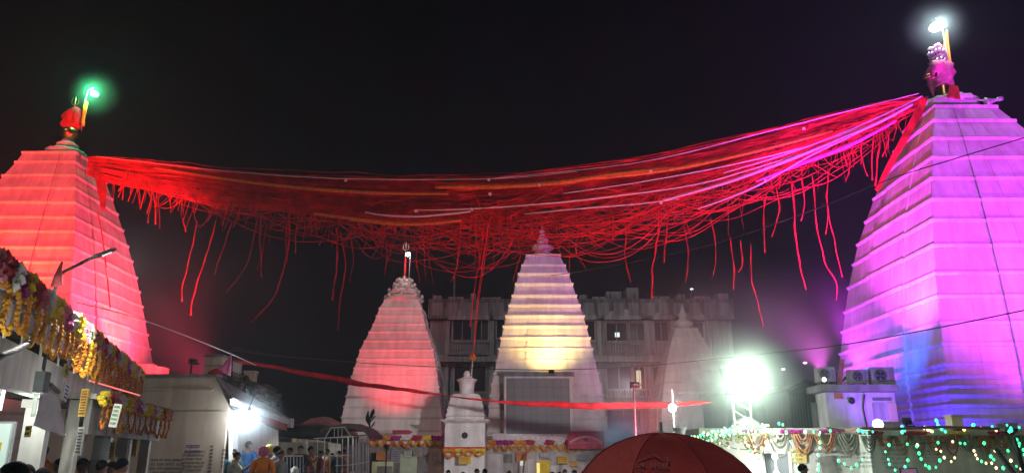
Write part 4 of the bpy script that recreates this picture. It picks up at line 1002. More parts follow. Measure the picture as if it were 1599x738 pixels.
# leaning post
tag(MB().tube([at(816,745,39.8), at(819,716,39.8), at(822,705,39.9)], .05, 6).obj('leaning_pole', mat('brown_pole', (.22,.12,.08), .8, .2)), 'brown pole leaning in front of the marble block', 'pole')
# red banner sign with an arch
rs = thing('red_sign_board', 'red sign board with a pale arch of lettering right of the middle tower base', 'sign', at(915,686,40.2))
wv, hv = .94, .44
MB().box(-wv, wv, 0, .04, -hv, hv).obj('board', M_rsign, rs)
M_pinkink = mat('pale_pink_ink', (.72,.50,.52), .8, .1, 9, 0)
mb = MB()
for k in range(22):
    t = -1 + 2*k/21; x = t*.8; z = .16 - .28*t*t
    mb.box(x-.028, x+.02, -.006, -.002, z-.05, z+.05)
tag(mb.obj('arched_lettering', M_pinkink, rs), kind='stuff')
MB().tube([(-.8,-.01,-.2),(-.4,-.01,-.15),(0,-.01,-.14),(.4,-.01,-.16),(.8,-.01,-.22)], .018, 4, rz=.4).obj('underline', M_pinkink, rs)
MB().lathe([(.01,-.005),(.1,0),(.01,.005)], 12).obj('emblem', M_ink, rs).rotation_euler = (PI/2, 0, 0)
# small shrine (chapel) between them
YS = 36.6
sc_ = lambda x, y: at(x, y, YS)
xm = (X_at(695,660,YS)+X_at(757,660,YS))/2
ch = thing('little_shrine', 'little white shrine with a round black opening and stepped roof between the two lit towers', 'shrine', (xm, YS+1.0, 0))
hw_ = (X_at(757,660,YS)-X_at(695,660,YS))/2
zb = sc_(0,660).z
MB().box(-hw_, hw_, -1.0, 1.0, 0, zb).obj('body', M_white, ch)
loft_ = lambda r: loft(MB(), r)
sq = lambda w: [(-w,-w),(w,-w),(w,w),(-w,w)]
k1 = hw_/1.0
loft(MB(), [(sq(1.02*k1+.02), zb+.002), (sq(1.22*k1), zb+.12), (sq(1.24*k1), zb+.17), (sq(1.0*k1), zb+.19)]).obj('cornice', M_white, ch)
zz = zb + .19
yl = [655, 647, 637, 629, 619, 613]; wl2 = [.98,.96,.90,.84,.74,.60]
for i in range(5):
    za = sc_(0, yl[i]).z; zc = sc_(0, yl[i+1]).z
    if i == 0: za = zz + .002
    w0 = wl2[i]*hw_; w1 = wl2[i+1]*hw_*.97
    pl = lambda w: [(-w,-w),(-w*.5,-w),(-w*.5,-w*1.06),(w*.5,-w*1.06),(w*.5,-w),(w,-w),(w,w),(-w,w)]
    loft(MB(), [(pl(w0), za), (pl(w0*.95), za+(zc-za)*.55), (pl(w1+.07), za+(zc-za)*.85), (pl(w1+.05), zc-.004)]).obj('tier', M_white, ch)
z0c = sc_(0,613).z; zc2 = sc_(0,587).z; hh_ = zc2-z0c
MB().lathe([(.36,0),(.36,hh_*.1),(.33,hh_*.15),(.38,hh_*.75),(.46,hh_*.85),(.50,hh_*.93),(.3,hh_)], 24, (0,0,z0c), wav=.035, wn=12).obj('lotus_drum', M_white, ch, True)
MB().lathe([(.2,0),(.26,.05),(.12,.12),(.18,.2),(.14,.3),(.05,.38)], 16, (0,0,zc2)).obj('finial', M_white, ch, True)
MB().lathe([(.01,-.01),(.15,0),(.01,.01)], 20).obj('round_opening', M_black, ch, loc=(0,-1.005,sc_(0,679).z)).rotation_euler = (PI/2,0,0)
MB().tube([(.26*math.cos(a*PI/8),0,.26*math.sin(a*PI/8)) for a in range(17)], .02, 5).obj('ring_moulding', M_white, ch, loc=(0,-1.01,sc_(0,679).z))
zo = sc_(0,679).z
for s in (-1, 1):
    MB().tube([(0,-1.01,zo+.45),(s*.14,-1.01,zo+.33),(s*.36,-1.01,zo+.2),(s*.46,-1.01,zo+.0),(s*.44,-1.01,zo-.2),(s*.6,-1.01,zo-.42)], .022, 5).obj('ogee_moulding', M_white, ch)
MB().box(-hw_-.02, hw_+.02, -1.06, -1.002, sc_(0,703).z, sc_(0,697).z).obj('red_band', M_red, ch)
swagrow('short orange swag garland below the red band of the little shrine', (xm-hw_, YS-.12, sc_(0,704).z), (xm+hw_, YS-.12, sc_(0,704).z), sc=.9, bands=('marigold','yellow'))
sign('yellow notice on the little shrine below its swags', 726, 718, 36.2, .56, .3, M_ysign, 3, M_redink, seed=51)
# dim wall between shrine and blocks
tag(MB().box(X_at(690,700,39), X_at(762,700,39), 39, 39.2, 0, at(0,705,39).z).obj('link_wall', M_dirty), 'plain pale wall linking the blocks behind the little shrine', 'wall')

# ------------------------------------------------------------ the blank video screen
YV = 41.8
vs_ = thing('video_screen', 'large switched off video screen in a white frame before the middle tower', 'screen', (0,0,0))
x0, x1 = X_at(787,640,YV), X_at(895,640,YV); zb_, zt_ = at(0,678,YV).z, at(0,590,YV).z
sf = MB().box(x0+.13, x1-.18, YV+.06, YV+.1, zb_+.04, zt_+.003).obj('screen_back', M_dark, vs_)
_n, _k = 8, 6
for i in range(_n):
    for j in range(_k):
        ww = (x1-x0-.35)/_n; hh2 = (zt_-zb_-.06)/_k; xx = x0+.15+ww*i; zz2 = zb_+.06+hh2*j
        MB().box(xx+.006, xx+ww-.006, YV+.02+random.uniform(0,.01), YV+.058, zz2+.006, zz2+hh2-.006).obj('screen_panel', mat('switched_off_screen_%d' % ((i*5+j*3) % 3), [(.15,.195,.185),(.16,.205,.195),(.17,.215,.20)][(i*5+j*3) % 3], .5, .05, .5, 0, spec=.5), vs_)
MB().box(x0, x0+.13, YV-.03, YV+.3, zb_-.1, zt_+.1).obj('frame_side', M_white, vs_); MB().box(x1-.18, x1, YV-.03, YV+.3, zb_-.1, zt_+.1).obj('frame_side', M_white, vs_)
MB().box(x0+.132, x1-.182, YV-.026, YV+.3, zt_+.003, zt_+.1).obj('frame_top', M_white, vs_)
MB().box(x0-.1, x1+.1, YV-.02, YV+.3, zt_+.11, zt_+.34).obj('header', M_grey, vs_)
MB().box(x0+.132, x1-.182, YV-.026, YV+.3, zb_-.1, zb_+.05).obj('frame_sill', M_white, vs_)
for s in (x0+.08, x1-.08): MB().box(s-.06, s+.06, YV+.32, YV+.42, 0, zb_).obj('leg', M_grey, vs_)

# ------------------------------------------------------------ apartment building behind
YB = 72.0
M_flat = mat('flats_plaster', (.50,.50,.52), .85, .12, .5, .2, 6, streak=.3); M_flatl = mat('flats_light_trim', (.66,.66,.65), .85, .1, .8, .2, 6, streak=.3)
M_glass = mat('dark_window_glass', (.03,.045,.05), .15, .1, 1, 0, spec=.6)
ap = thing('apartment_block', 'dim four storey apartment block with arched window heads behind the towers', 'building', (0,0,0))
bx0, bx1 = X_at(672,500,YB), X_at(1142,500,YB)
zr = at(0,468,YB).z
MB().box(bx0, bx1, YB, YB+10, 0, at(0,500,YB).z).obj('wall', M_flat, ap)
pr = MB().box(bx0-.2, bx1+.2, YB-.5, YB+10, at(0,498,YB).z, zr).obj('parapet', mat('mottled_parapet', (.42,.41,.43), .9, .25, .6, .3, 5, streak=.5), ap)
rr = random.Random(4)
for i, (x0, w, h) in enumerate(((676,14,6),(700,24,4),(735,8,9),(752,30,3),(905,12,7),(925,20,4),(1058,10,8),(1082,26,5),(1118,18,9))):
    MB().box(X_at(x0,466,YB), X_at(x0+w,466,YB), YB-.3, YB+1.2, zr+.002, at(0,468-h,YB).z).obj('roof_block', M_flat, pr)
for i in range(26):
    x = X_at(676,466,YB) + (X_at(1138,466,YB)-X_at(676,466,YB))*i/25; MB().tube([(x,YB-.3,zr),(x,YB-.3,zr+.5+.25*rr.random())], .05, 5).obj('rusty_rod', M_dark, pr)
for i in range(20):
    x = bx0 + (bx1-bx0)*(i+.5)/20; MB().box(x-.5, x+.5, YB-.56, YB-.502, at(0,494,YB).z, at(0,474,YB).z).obj('parapet_panel', M_flat, pr)
def arch(x0, x1, z, h, y, th=.25):
    pts = [((x0+x1)/2 + (x1-x0)/2*math.cos(PI*k/10), z + h*math.sin(PI*k/10)) for k in range(11)]
    return MB().prism(pts, y-th, y)
def window(x0, x1, y0, y1, lit=None, grille=True, ac=False):
    a, b = X_at(x0,(y0+y1)/2,YB), X_at(x1,(y0+y1)/2,YB); zt, zz = at(0,y0,YB).z, at(0,y1,YB).z
    f = MB().box(a, b, YB-.08, YB-.004, zz, zt).obj('window', M_glass, ap)
    MB().box(a-.12, a, YB-.2, YB-.003, zz-.1, zt+.1).obj('frame', M_flatl, f); MB().box(b, b+.12, YB-.2, YB-.003, zz-.1, zt+.1).obj('frame', M_flatl, f)
    MB().box(a-.1, b+.1, YB-.3, YB-.003, zz-.25, zz-.102).obj('sill', M_flatl, f)
    MB().box((a+b)/2-.04, (a+b)/2+.04, YB-.13, YB-.082, zz, zt).obj('mullion', M_flatl, f)
    if lit:
        la_, lb_, ly0, ly1, c, s = lit
        MB().box(X_at(la_,ly0,YB), X_at(lb_,ly0,YB), YB-.12, YB-.085, at(0,ly1,YB).z, at(0,ly0,YB).z).obj('lit_pane', glow('lit_pane_%d' % la_, c, s), f)
for (x0, x1, yb) in ((700,765,497),(770,812,497),(895,932,497),(942,1000,497),(1018,1050,497),(1066,1100,497), (700,765,562),(772,800,562),(945,1005,560),(1018,1060,560)):
    ya = yb; arch(X_at(x0,ya,YB), X_at(x1,ya,YB), at(0,ya+3,YB).z, 1.0 if x1-x0 > 45 else .8, YB-.25, .3).obj('arch_head', M_flatl, ap)
for (zy0, zy1) in ((556,566),(622,632)):
    MB().box(bx0-.1, bx1+.1, YB-1.0, YB-.003, at(0,zy1,YB).z, at(0,zy0,YB).z).obj('floor_ledge', M_flatl, ap)
for x in (698, 768, 806, 936, 1012, 1052, 1108):
    MB().box(X_at(x-3.5,560,YB), X_at(x+3.5,560,YB), YB-.4, YB-.002, 0, at(0,501,YB).z).obj('pilaster', M_flatl, ap)
window(708,736,500,530); window(742,762,500,530); window(776,800,498,526); window(898,928,502,530)
window(947,978,505,532, (960,967,519,526,(.9,1,.85),1.2)); window(984,1005,505,534); window(1022,1042,503,532); window(1066,1098,505,532)
window(710,758,572,610); window(776,800,572,610); window(948,985,573,606); window(990,1006,573,610,(993,1000,578,608,(1,.9,.55),.7)); window(1020,1044,573,606)
window(708,758,640,670); window(948,1000,640,670); window(1020,1040,640,670); window(1100,1130,575,606)
for (x0, x1, y0, y1) in ((702,762,533,553),(944,1006,534,553),(1018,1046,534,553),(944,1006,608,622),(704,762,612,622)):
    bl_ = MB().box(X_at(x0,y0,YB), X_at(x1,y0,YB), YB-1.15, YB-1.08, at(0,y0+1.2,YB).z, at(0,y0,YB).z).obj('balcony', M_flatl, ap)
    nbal = int((x1-x0)/4)
    for j in range(nbal):
        xx = X_at(x0+(x1-x0)*(j+.5)/nbal, y0, YB); MB().box(xx-.05, xx+.05, YB-1.13, YB-1.10, at(0,y1,YB).z, at(0,y0+1.3,YB).z).obj('baluster', M_flatl, bl_)
    MB().box(X_at(x0,y0,YB)-.1, X_at(x1,y0,YB)+.1, YB-1.2, YB-.004, at(0,y1+3,YB).z, at(0,y1,YB).z-.003).obj('balcony_floor', M_flat, bl_)
for i, x in enumerate(()):
    b = MB().box(X_at(x,540,YB), X_at(x+52,540,YB), YB-1.1, YB-1.0, at(0,552,YB).z, at(0,538,YB).z).obj('balcony_rail', M_flat, ap)
acn = thing('wall_air_conditioner', 'left of the two air conditioner boxes on the far block wall', 'air conditioner', at(978,613,71.4), 0, 'air conditioners on the far block')
def acunit(t, w, h, d=.35, m=None):
    m = m or M_white
    MB().box(-w/2, w/2, 0, d, -h/2, h/2).obj('case', m, t)
    MB().lathe([(h*.38,0),(h*.38,.02),(h*.32,.03),(.0,.03)], 24).obj('fan_shroud', M_grey, t, loc=(-w*.14,-.002,0)).rotation_euler = (PI/2,0,0)
    for k in range(4):
        a = k*PI/2+.4; MB().add([(0,0,0),(h*.3*math.cos(a),-.0,h*.3*math.sin(a)),(h*.28*math.cos(a+.7),-.012,h*.28*math.sin(a+.7)),(0,.008,0),(h*.3*math.cos(a),.008,h*.3*math.sin(a)),(h*.28*math.cos(a+.7),-.004,h*.28*math.sin(a+.7))],[(0,1,2),(5,4,3),(0,3,4,1),(1,4,5,2),(2,5,3,0)]).obj('fan_blade', M_dark, t, loc=(-w*.14,-.04,0))
    for k in (1, 2, 3):
        MB().tube([(h*.36*k/3.2*math.cos(a*PI/8),0,h*.36*k/3.2*math.sin(a*PI/8)) for a in range(17)], .008, 4, caps=False).obj('guard_ring', M_dark, t, loc=(-w*.14,-.06,0))
    MB().box(w*.27, w*.46, -.01, -.002, -h*.35, h*.35).obj('side_panel', M_grey, t)
acunit(acn, 1.0, .8); b = copy_tree(acn); b.location = at(1006,613,71.4); b['label'] = 'right of the two air conditioner boxes on the far block wall'
for i, (x0, x1, y0, lb) in enumerate(((949,973,455,'low square water tank on the far block roof, left one'), (981,1000,449,'tall square water tank on the far block roof, right one'), (1022,1050,462,'small flat hut on the far block roof'))):
    o = MB().box(X_at(x0,460,YB), X_at(x1,460,YB), YB+1, YB+3, zr+.003, at(0,y0,YB+1).z).obj('rooftop_tank', M_flat); tag(o, lb, 'water tank')
tag(MB().box(X_at(1046,480,YB), X_at(1132,480,YB), YB-2.5, YB-.6, 0, at(0,478,YB-2.5).z).obj('stair_tower', M_flat), 'flat topped stair tower at the right end of the far block', 'building') if False else None
tag(MB().tube([at(709,470,YB), at(710,432,YB)], .1, 6).obj('roof_pipe', M_grey), 'thin upright pipe on the far block roof at left', 'pipe')
la_ = thing('mast_lamp', 'tiny pale lamp on a mast above the far block roof', 'lamp', at(1080,451,YB+1)); MB().tube([(0,0,-.1),(-.3,0,-1.2)], .04, 5).obj('mast', M_grey, la_); MB().lathe([(.05,-.05),(.18,0),(.05,.06)], 10).obj('bulb', glow('mast_lamp_glass', (.85,1,.95), 3), la_)
# distant low roofs filling the horizon
for i, (x0, x1, y0, Y, mm) in enumerate(((225,340,640,50,M_flat), (430,540,684,52,M_flat), (1090,1180,640,66,M_flat), (1140,1330,610,48,mat('dim_blue_plaster', (.16,.18,.20), .85, .15, .6, .2, 6, streak=.3)))):
    t = thing('distant_house', ['dim house between the left tower and the written wall', 'dim house behind the queue tents', 'dim house at the right end of the far block', 'dim bluish house behind the big floodlight'][i], 'house', (0,0,0))
    MB().box(X_at(x0,700,Y), X_at(x1,700,Y), Y, Y+6, 0, at(0,y0,Y).z).obj('wall', mm, t)
    MB().box(X_at(x0,700,Y)-.2, X_at(x1,700,Y)+.2, Y-.3, Y+6.2, at(0,y0,Y).z+.003, at(0,y0,Y).z+.25).obj('roof_slab', M_flatl, t)
    for k in range(3):
        xx = X_at(x0+(x1-x0)*(k+.5)/3,700,Y); MB().box(xx-.5, xx+.5, Y-.06, Y-.003, at(0,y0,Y).z-1.9, at(0,y0,Y).z-.6).obj('window', M_glass, t)
# ------------------------------------------------------------ right: long garlanded wall, fairy lights
YR = 19.5
zr_ = at(0,668,YR).z
rw_ = thing('long_shrine_wall', 'long pale wall with painted text and bead swags below the right tower', 'wall', (0,0,0))
M_rw = mat('pale_wash_wall', (.62,.66,.60), .8, .1, 1.2, .2, 14, streak=.2)
xw0, xw1, xm_ = X_at(1098,700,YR), 18.5, X_at(1338,700,YR)
MB().box(xw0, xm_-.003, YR, YR+2.5, 0, zr_-.16).obj('wall', M_rw, rw_)
MB().box(xm_, xw1, YR-.7, YR+2.5, 0, zr_-.20).obj('projecting_wall', M_rw, rw_)
MB().box(xw0-.1, xm_-.003, YR-.12, YR+2.5, zr_-.157, zr_).obj('coping', M_rw, rw_)
MB().box(xm_, xw1, YR-.85, YR+2.5, zr_-.197, zr_-.04).obj('coping', M_rw, rw_)
for (x0, x1) in ((1168,1222),(1232,1292),(1300,1330)):
    MB().box(X_at(x0,705,YR), X_at(x1,705,YR), YR-.03, YR-.002, at(0,706,YR).z, at(0,703.5,YR).z).obj('wall_ledge', M_grey, rw_)
for (px, py, w, h, n, sd) in ((1295,726,.8,.5,5,61),(1320,700,.35,.5,5,62)):
    p = at(px,py,YR); tag(glyphs(MB(), w, h, n, sd, z0=-h/2).obj('painted_text', mat('faded_ink', (.28,.26,.27), .9, .1, 9, 0), rw_, loc=(p.x,YR,p.z)), kind='stuff')
for (px, py, w, h, n, sd) in ((1352,718,.5,.4,4,63),(1400,716,.9,.5,5,64),(1452,712,.8,.3,4,65)):
    p = at(px,py,YR-.7); tag(glyphs(MB(), w, h, n, sd, z0=-h/2).obj('painted_text', mat('faded_ink', (.28,.26,.27), .9, .1, 9, 0), rw_, loc=(p.x,YR-.7,p.z)), kind='stuff')
# door opening and lamp
dr = MB().box(X_at(1195,720,YR), X_at(1232,720,YR), YR-.09, YR-.004, .1, at(0,705.5,YR).z).obj('doorway', mat('grey_doorway', (.16,.19,.19), .8, .15, 3, .2, 20), rw_)
MB().box(X_at(1194,720,YR)-.03, X_at(1233,720,YR), YR-.14, YR-.092, at(0,707,YR).z, at(0,704,YR).z+.0).obj('lintel', M_white, dr)
MB().box(X_at(1229,720,YR), X_at(1233,720,YR), YR-.14, YR-.092, .1, at(0,707.2,YR).z).obj('jamb', M_white, dr)
sl2 = thing('stand_lamp', 'white globe lamp on a flared white stand in the doorway of the long wall', 'lamp', at(1210,712,18.9))
MB().lathe([(.02,-.07),(.06,-.03),(.06,.03),(.02,.07)], 14).obj('bulb', glow('stand_lamp_glass', (1,1,1), 26), sl2, True)
MB().lathe([(.16,-.62),(.13,-.42),(.05,-.34),(.02,-.28),(.02,-.08)], 14).obj('stand', M_white, sl2, True)
MB().tube([(0,0,-.6),(0,0,-1.75)], .03).obj('post', M_white, sl2)
point(sl2, (0,-.5,0), 130, (1,1,.98), .06)
sign('yellow cloth notice beside the doorway lamp on the long wall', 1246, 711, YR-.1, .42, .32, mat('mustard_sign', (.55,.45,.12), .8, .1, 3, .1, 20), 3, seed=66)
sign('hanging brown cloth bag like poster below the swags of the long wall', 1293, 727, YR-.12, .34, .46, mat('brown_cloth_poster', (.25,.25,.22), .85, .2, 5, .2, 20), 0, tilt=-.15, seed=67)
# bead swags
def bead_swag(w, h, n, r=.022):
    mb = MB()
    for k in range(n):
        f = 1 - k*.19
        mb.tube([(-w/2*f + w*f*i/12, -.01*k, -h*(1-k*.24)*(1-abs(2*i/12-1)**2.4)) for i in range(13)], r, 5, caps=True)
    return mb
BS = [[], []]
M_bead = [mat('brown_bead_rope', (.48,.22,.10), .5, .3, 30, .5, 60), mat('dull_green_bead_rope', (.26,.28,.20), .5, .3, 30, .5, 60)]
def bead_mesh(w, h, k, m, r): 
    f = 1 - k*.2
    return MB().tube([(-w/2*f + w*f*i/14, -.012*k, -h*(1-k*.24)*(1-abs(2*i/14-1)**2.2)) for i in range(15)], r, 5).mesh('bead_rope', m, True)
BM = {(k, j): bead_mesh(1, 1, k, M_bead[j], .04) for k in range(4) for j in range(2)}
def bead_row(label, x0, x1, Y, z, n, h, j0=0, jit=0):
    t = thing('bead_garland', label, 'garland', (x0, Y, z), 0, 'bead swags on the long wall')
    w = (x1-x0)/n
    for i in range(n):
        for k in range(4 if (i+j0) % 3 else 3):
            o = link('bead_rope', BM[(k, (i*7+j0) % 3 % 2)], t, (w*(i+.5), 0, 0)); o.scale = (w*.95, 1, h*R.uniform(.9,1.1))
    m = round((x1-x0)/.5)
    for i in range(0, m, 2):
        c = ('magenta','red','magenta','red','magenta','yellow')[(i+j0) % 6]
        o = link('flower_band', BAND2[c], t, ((x1-x0)*(i+.5)/m, .02, .03)); o.scale = ((x1-x0)/m/.5, .6, .42)
    return t
bead_row('bead swag garland along the left half of the long wall', X_at(1160,672,YR), X_at(1336,672,YR), YR-.16, zr_-.14, 5, .50)
bead_row('bead swag garland along the right half of the long wall', X_at(1342,672,YR-.9), X_at(1650,672,YR-.9), YR-.9, zr_-.20, 12, .40, 1)
tag(MB().tube([at(1290,668,19.0), at(1320,672,19.0), at(1345,668,18.4), at(1395,669,18.3), at(1470,666,18.3), at(1560,669,18.3)], .035, 5).obj('twisted_cloth', mat('brown_cloth', (.25,.12,.10), .9, .2)), 'brown twisted cloth lying along the coping of the long wall', 'cloth')
# little objects on the coping
for i, (px, py, Y, w, h, mm, lb) in enumerate(((1490,660,18.8,.26,.30,M_cream,'small plastered block standing on the coping under the right tower corner'), (1573,668,18.8,.3,.16,M_grey,'low grey block on the coping near the right edge'), (1385,667,19.4,.5,.2,M_grey,'low grey block on the coping below the purple room'))):
    p = at(px,py,Y); tag(MB().box(-w/2,w/2,-.15,.15,-h*.6,h/2).box(-w/2-.02,w/2+.02,-.17,.17,h/2+.002,h/2+.04).obj('coping_block', mm, None, loc=p), lb, 'block')
gb = thing('globe_lamp', 'round frosted globe lamp glowing on the coping below the purple room', 'lamp', at(1371,662,18.8))
MB().lathe([(.02,-.12),(.10,-.08),(.13,0),(.10,.09),(.02,.13)], 16).obj('globe', glow('globe_glass', (1,.85,.9), 3.0), gb, True); MB().lathe([(.06,-.2),(.05,-.12)], 10).obj('globe_base', M_dark, gb)
# fairy lights
GB = MB().lathe([(.005,-.03),(.022,-.012),(.022,.012),(.005,.03)], 8)
bulb_g = GB.mesh('bulb', glow('green_fairy_bulb', (.02,1,.32), 2.4)); bulb_w = GB.mesh('bulb', glow('warm_fairy_bulb', (1,.72,.32), 3.2)); bulb_c = GB.mesh('bulb', glow('teal_fairy_bulb', (.02,1,.55), 2.2))
def fairy(label, pix, Y, bulbs, m0=None, scale=1.3, cyc='g'):
    pts = [at(x, y, Y) for x, y in pix]
    t = thing('fairy_light_string', label, 'string lights', pts[0], 0, 'fairy lights on the long wall')
    fine = []
    for i in range(len(pts)-1):
        p0 = pts[max(0,i-1)]; p1 = pts[i]; p2 = pts[i+1]; p3 = pts[min(len(pts)-1,i+2)]
        for j in range(6):
            u = j/6; fine.append(.5*((2*p1)+(p2-p0)*u+(2*p0-5*p1+4*p2-p3)*u*u+(3*p1-p0-3*p2+p3)*u**3) - pts[0])
    fine.append(pts[-1]-pts[0])
    MB().tube(fine, .008, 4).obj('wire', mat('green_flex', (.03,.08,.04), .6, .1, 9, 0), t)
    L_ = len(fine)-1
    for b in range(bulbs):
        u = (b+.5)/bulbs*L_; i = int(u); p = fine[i].lerp(fine[min(L_, i+1)], u-i)
        c = cyc[b % len(cyc)]
        o = link('bulb', {'g':bulb_g,'w':bulb_w,'c':bulb_c}[c], t, (p.x + R.uniform(-.03,.03), p.y-.03, p.z + R.uniform(-.04,.03))); o.scale = (scale*R.uniform(.7,1.2),)*3
    return t
Yf = 18.2
fairy('fairy lights scalloped in green below the swags at middle of the long wall', [(1305,716),(1318,726),(1336,728),(1350,712)], Yf, 5)
fairy('short green fairy string dropping by the brown cloth poster', [(1278,672),(1281,690),(1279,705),(1278,722),(1276,736)], Yf, 6)
fairy('pair of green fairy lights low by the yellow cloth notice', [(1238,716),(1246,727),(1252,740)], Yf, 3)
fairy('green fairy lights hanging in a deep scallop left of the raised phone', [(1383,700),(1385,716),(1391,727),(1401,735),(1413,728),(1415,712)], Yf, 7, cyc='gc')
fairy('green fairy lights in the scallop right of the raised phone', [(1429,692),(1432,706),(1436,714),(1443,725),(1453,730),(1463,724),(1468,712)], Yf, 7)
fairy('warm white fairy lights in the scallop right of the green one', [(1461,698),(1466,703),(1475,713),(1484,717),(1494,709)], Yf, 5, cyc='w')
fairy('warm and green fairy lights low in the next scallop', [(1520,708),(1526,714),(1533,720),(1546,724),(1552,716)], Yf, 6, cyc='wwg')
fairy('warm and green fairy lights low near the right frame edge', [(1545,700),(1552,728),(1568,727),(1575,716),(1586,728),(1597,730)], Yf, 7, cyc='gwgcw')
fairy('green fairy string slanting down the stay at the right edge', [(1584,684),(1588,690),(1594,700),(1600,708),(1606,712)], Yf, 6, cyc='g')
fairy('fairy lights among the swags, mixed green and warm', [(1370,694),(1412,694),(1428,692),(1470,690),(1494,690),(1502,689),(1516,701),(1537,693),(1556,702),(1580,700)], Yf, 11, cyc='ggwgw')
fairy('teal fairy cluster on the coping left of the globe lamp', [(1338,668),(1344,671),(1352,674),(1364,671)], 18.4, 5, cyc='c')
fairy('teal fairy cluster standing on the coping below the blue light', [(1406,664),(1409,668),(1411,671),(1408,674)], 18.4, 5, cyc='c', scale=1.4)
fairy('warm fairy cluster on the coping between two teal clusters', [(1440,664),(1444,667),(1449,671),(1456,670)], 18.4, 6, cyc='w')
fairy('teal fairy cluster on the coping by the tower corner', [(1460,657),(1464,662),(1468,668),(1476,673)], 18.4, 7, cyc='c', scale=1.4)
fairy('single teal and warm fairy pair on the coping', [(1501,673),(1518,664),(1524,665),(1548,666),(1553,672)], 18.4, 6, cyc='wccwc')
fairy('teal fairy cluster on the coping near the right edge', [(1572,664),(1576,668),(1575,673),(1598,666)], 18.4, 5, cyc='c', scale=1.3)
fairy('fairy lights strung loosely over the left end of the long wall', [(1166,692),(1172,702),(1190,701),(1180,713),(1188,715)], Yf, 8, cyc='wgw')
fairy('warm fairy string running down between the left swags', [(1197,661),(1209,671),(1211,680),(1209,687),(1194,691),(1195,702)], Yf, 8, cyc='w')
fairy('green fairy string among the left swags', [(1211,660),(1222,664),(1232,682),(1237,702),(1242,711)], Yf, 6, cyc='cgg')
fairy('mixed fairy string on the coping over the left swags', [(1252,670),(1268,672),(1282,673),(1300,674)], Yf, 4, cyc='wg')
# dense string on the left stub of the wall
for k, yy in enumerate((672, 676, 681)):
    fairy(('upper','middle','lower')[k] + ' dense warm fairy string sweeping down from the lamp base to the umbrella', [(1195,yy-9),(1160,yy-7),(1130,yy-2),(1100,yy+5),(1068,yy+9)], 19.2 - k*.1, 34 - k*3, cyc='gwcgwcg', scale=1.15)
fairy('scattered warm fairy lights below the dense strings', [(1162,682),(1166,694),(1178,700),(1150,700),(1120,690)], Yf, 9, cyc='w', scale=1.0)
ft = MB(); rr = random.Random(8)
for k in range(160):
    u = rr.random(); p = at(1195,665,19.1).lerp(at(1075,690,19.1), u) + Vector((0, rr.uniform(-.1,.1), rr.uniform(-.28,.05)))
    ft.blob(p, rr.uniform(.02,.045), 5, 3, .3)
tag(ft.obj('tinsel_leaves', mat('pale_green_tinsel', (.45,.50,.25), .4, .3, 20, .3, 40)), 'pale green tinsel garland sweeping down the left end of the long wall', kind='stuff')
stub = MB().box(X_at(1062,700,20.2), X_at(1160,700,20.2), 20.2, 21.5, 0, at(0,684,20.2).z).obj('stub_wall', M_rw); tag(stub, 'low pale wall end behind the umbrella', 'wall')
pot_ = thing('roof_pot', 'white flared planter on the low wall end behind the umbrella', 'planter', at(1062,676,20.0))
MB().lathe([(.09,-.12),(.13,.02),(.17,.12),(.19,.14)], 14).obj('pot', M_white, pot_, True)
# domed base under the flood mast
dm = thing('small_dome', 'small white ribbed dome on the long wall below the big floodlight', 'dome', at(1165,666,20.5))
MB().lathe([(.36,-.1),(.40,-.02),(.36,.04),(.34,.1),(.22,.2),(.08,.25)], 24, wav=.03, wn=12).obj('dome_shell', M_white, dm, True)
# ------------------------------------------------------------ the big floodlight
ml = thing('floodlight_mast', 'dazzling bank of floodlights on a short lattice mast above the long wall', 'floodlight', at(1157,593,19.8))
c0 = at(1157,593,19.8)
for i in range(3):
    for j in range(3):
        x = (i-1)*.235; z = (j-1)*.235
        hsg = MB().box(x-.11,x+.11,0,.16,z-.11,z+.11).obj('housing', M_dark, ml)
        MB().lathe([(.03,-.03),(.08,-.02),(.105,0)], 16).obj('lens', glow('big_flood_lens', (.88,1,.90), 110), hsg, True, loc=(x,-.012,z)).rotation_euler = (PI/2,0,0)
for s in (-1, 1): MB().tube([(s*.22,.12,-.44),(s*.22,.12,-1.5)], .03).obj('mast_leg', M_bar, ml)
for k in range(4): MB().tube([(-.22,.12,-.5-k*.26),(.22,.12,-.76-k*.26)], .018).obj('mast_brace', M_bar, ml)
MB().box(-.36,.36,.165,.2,-.36,.36).obj('back_frame', M_dark, ml)
point(ml, (0,-.8,0), 430, (.82,1,.86), .45)
# second lamp
l2 = thing('lamp_on_wall', 'round white lamp before the pale far tower at the end of the red banner', 'lamp', at(1050,636,24.0))
MB().lathe([(.02,-.12),(.10,-.08),(.12,0),(.10,.08),(.02,.12)], 16).obj('bulb', glow('second_lamp_glass', (.92,.98,1), 45), l2, True)
MB().tube([(0,.1,.1),(.05,.12,.5)], .02).obj('bracket', M_dark, l2); MB().tube([(.05,.12,.55),(.05,.12,-2.6)], .03).obj('post', M_grey, l2)
point(l2, (0,-.25,0), 220, (.92,.98,1), .1)
floodlight('added white floodlight beside the lamp post facing back to the middle towers', (3.9, 24.6, 4.0), (-2.0, 42, 4.2), (1,.92,.94), 3000, angle=85, blend=1, strength=6, size=.14, stand=0)  # spot added to brighten the middle towers and shrines
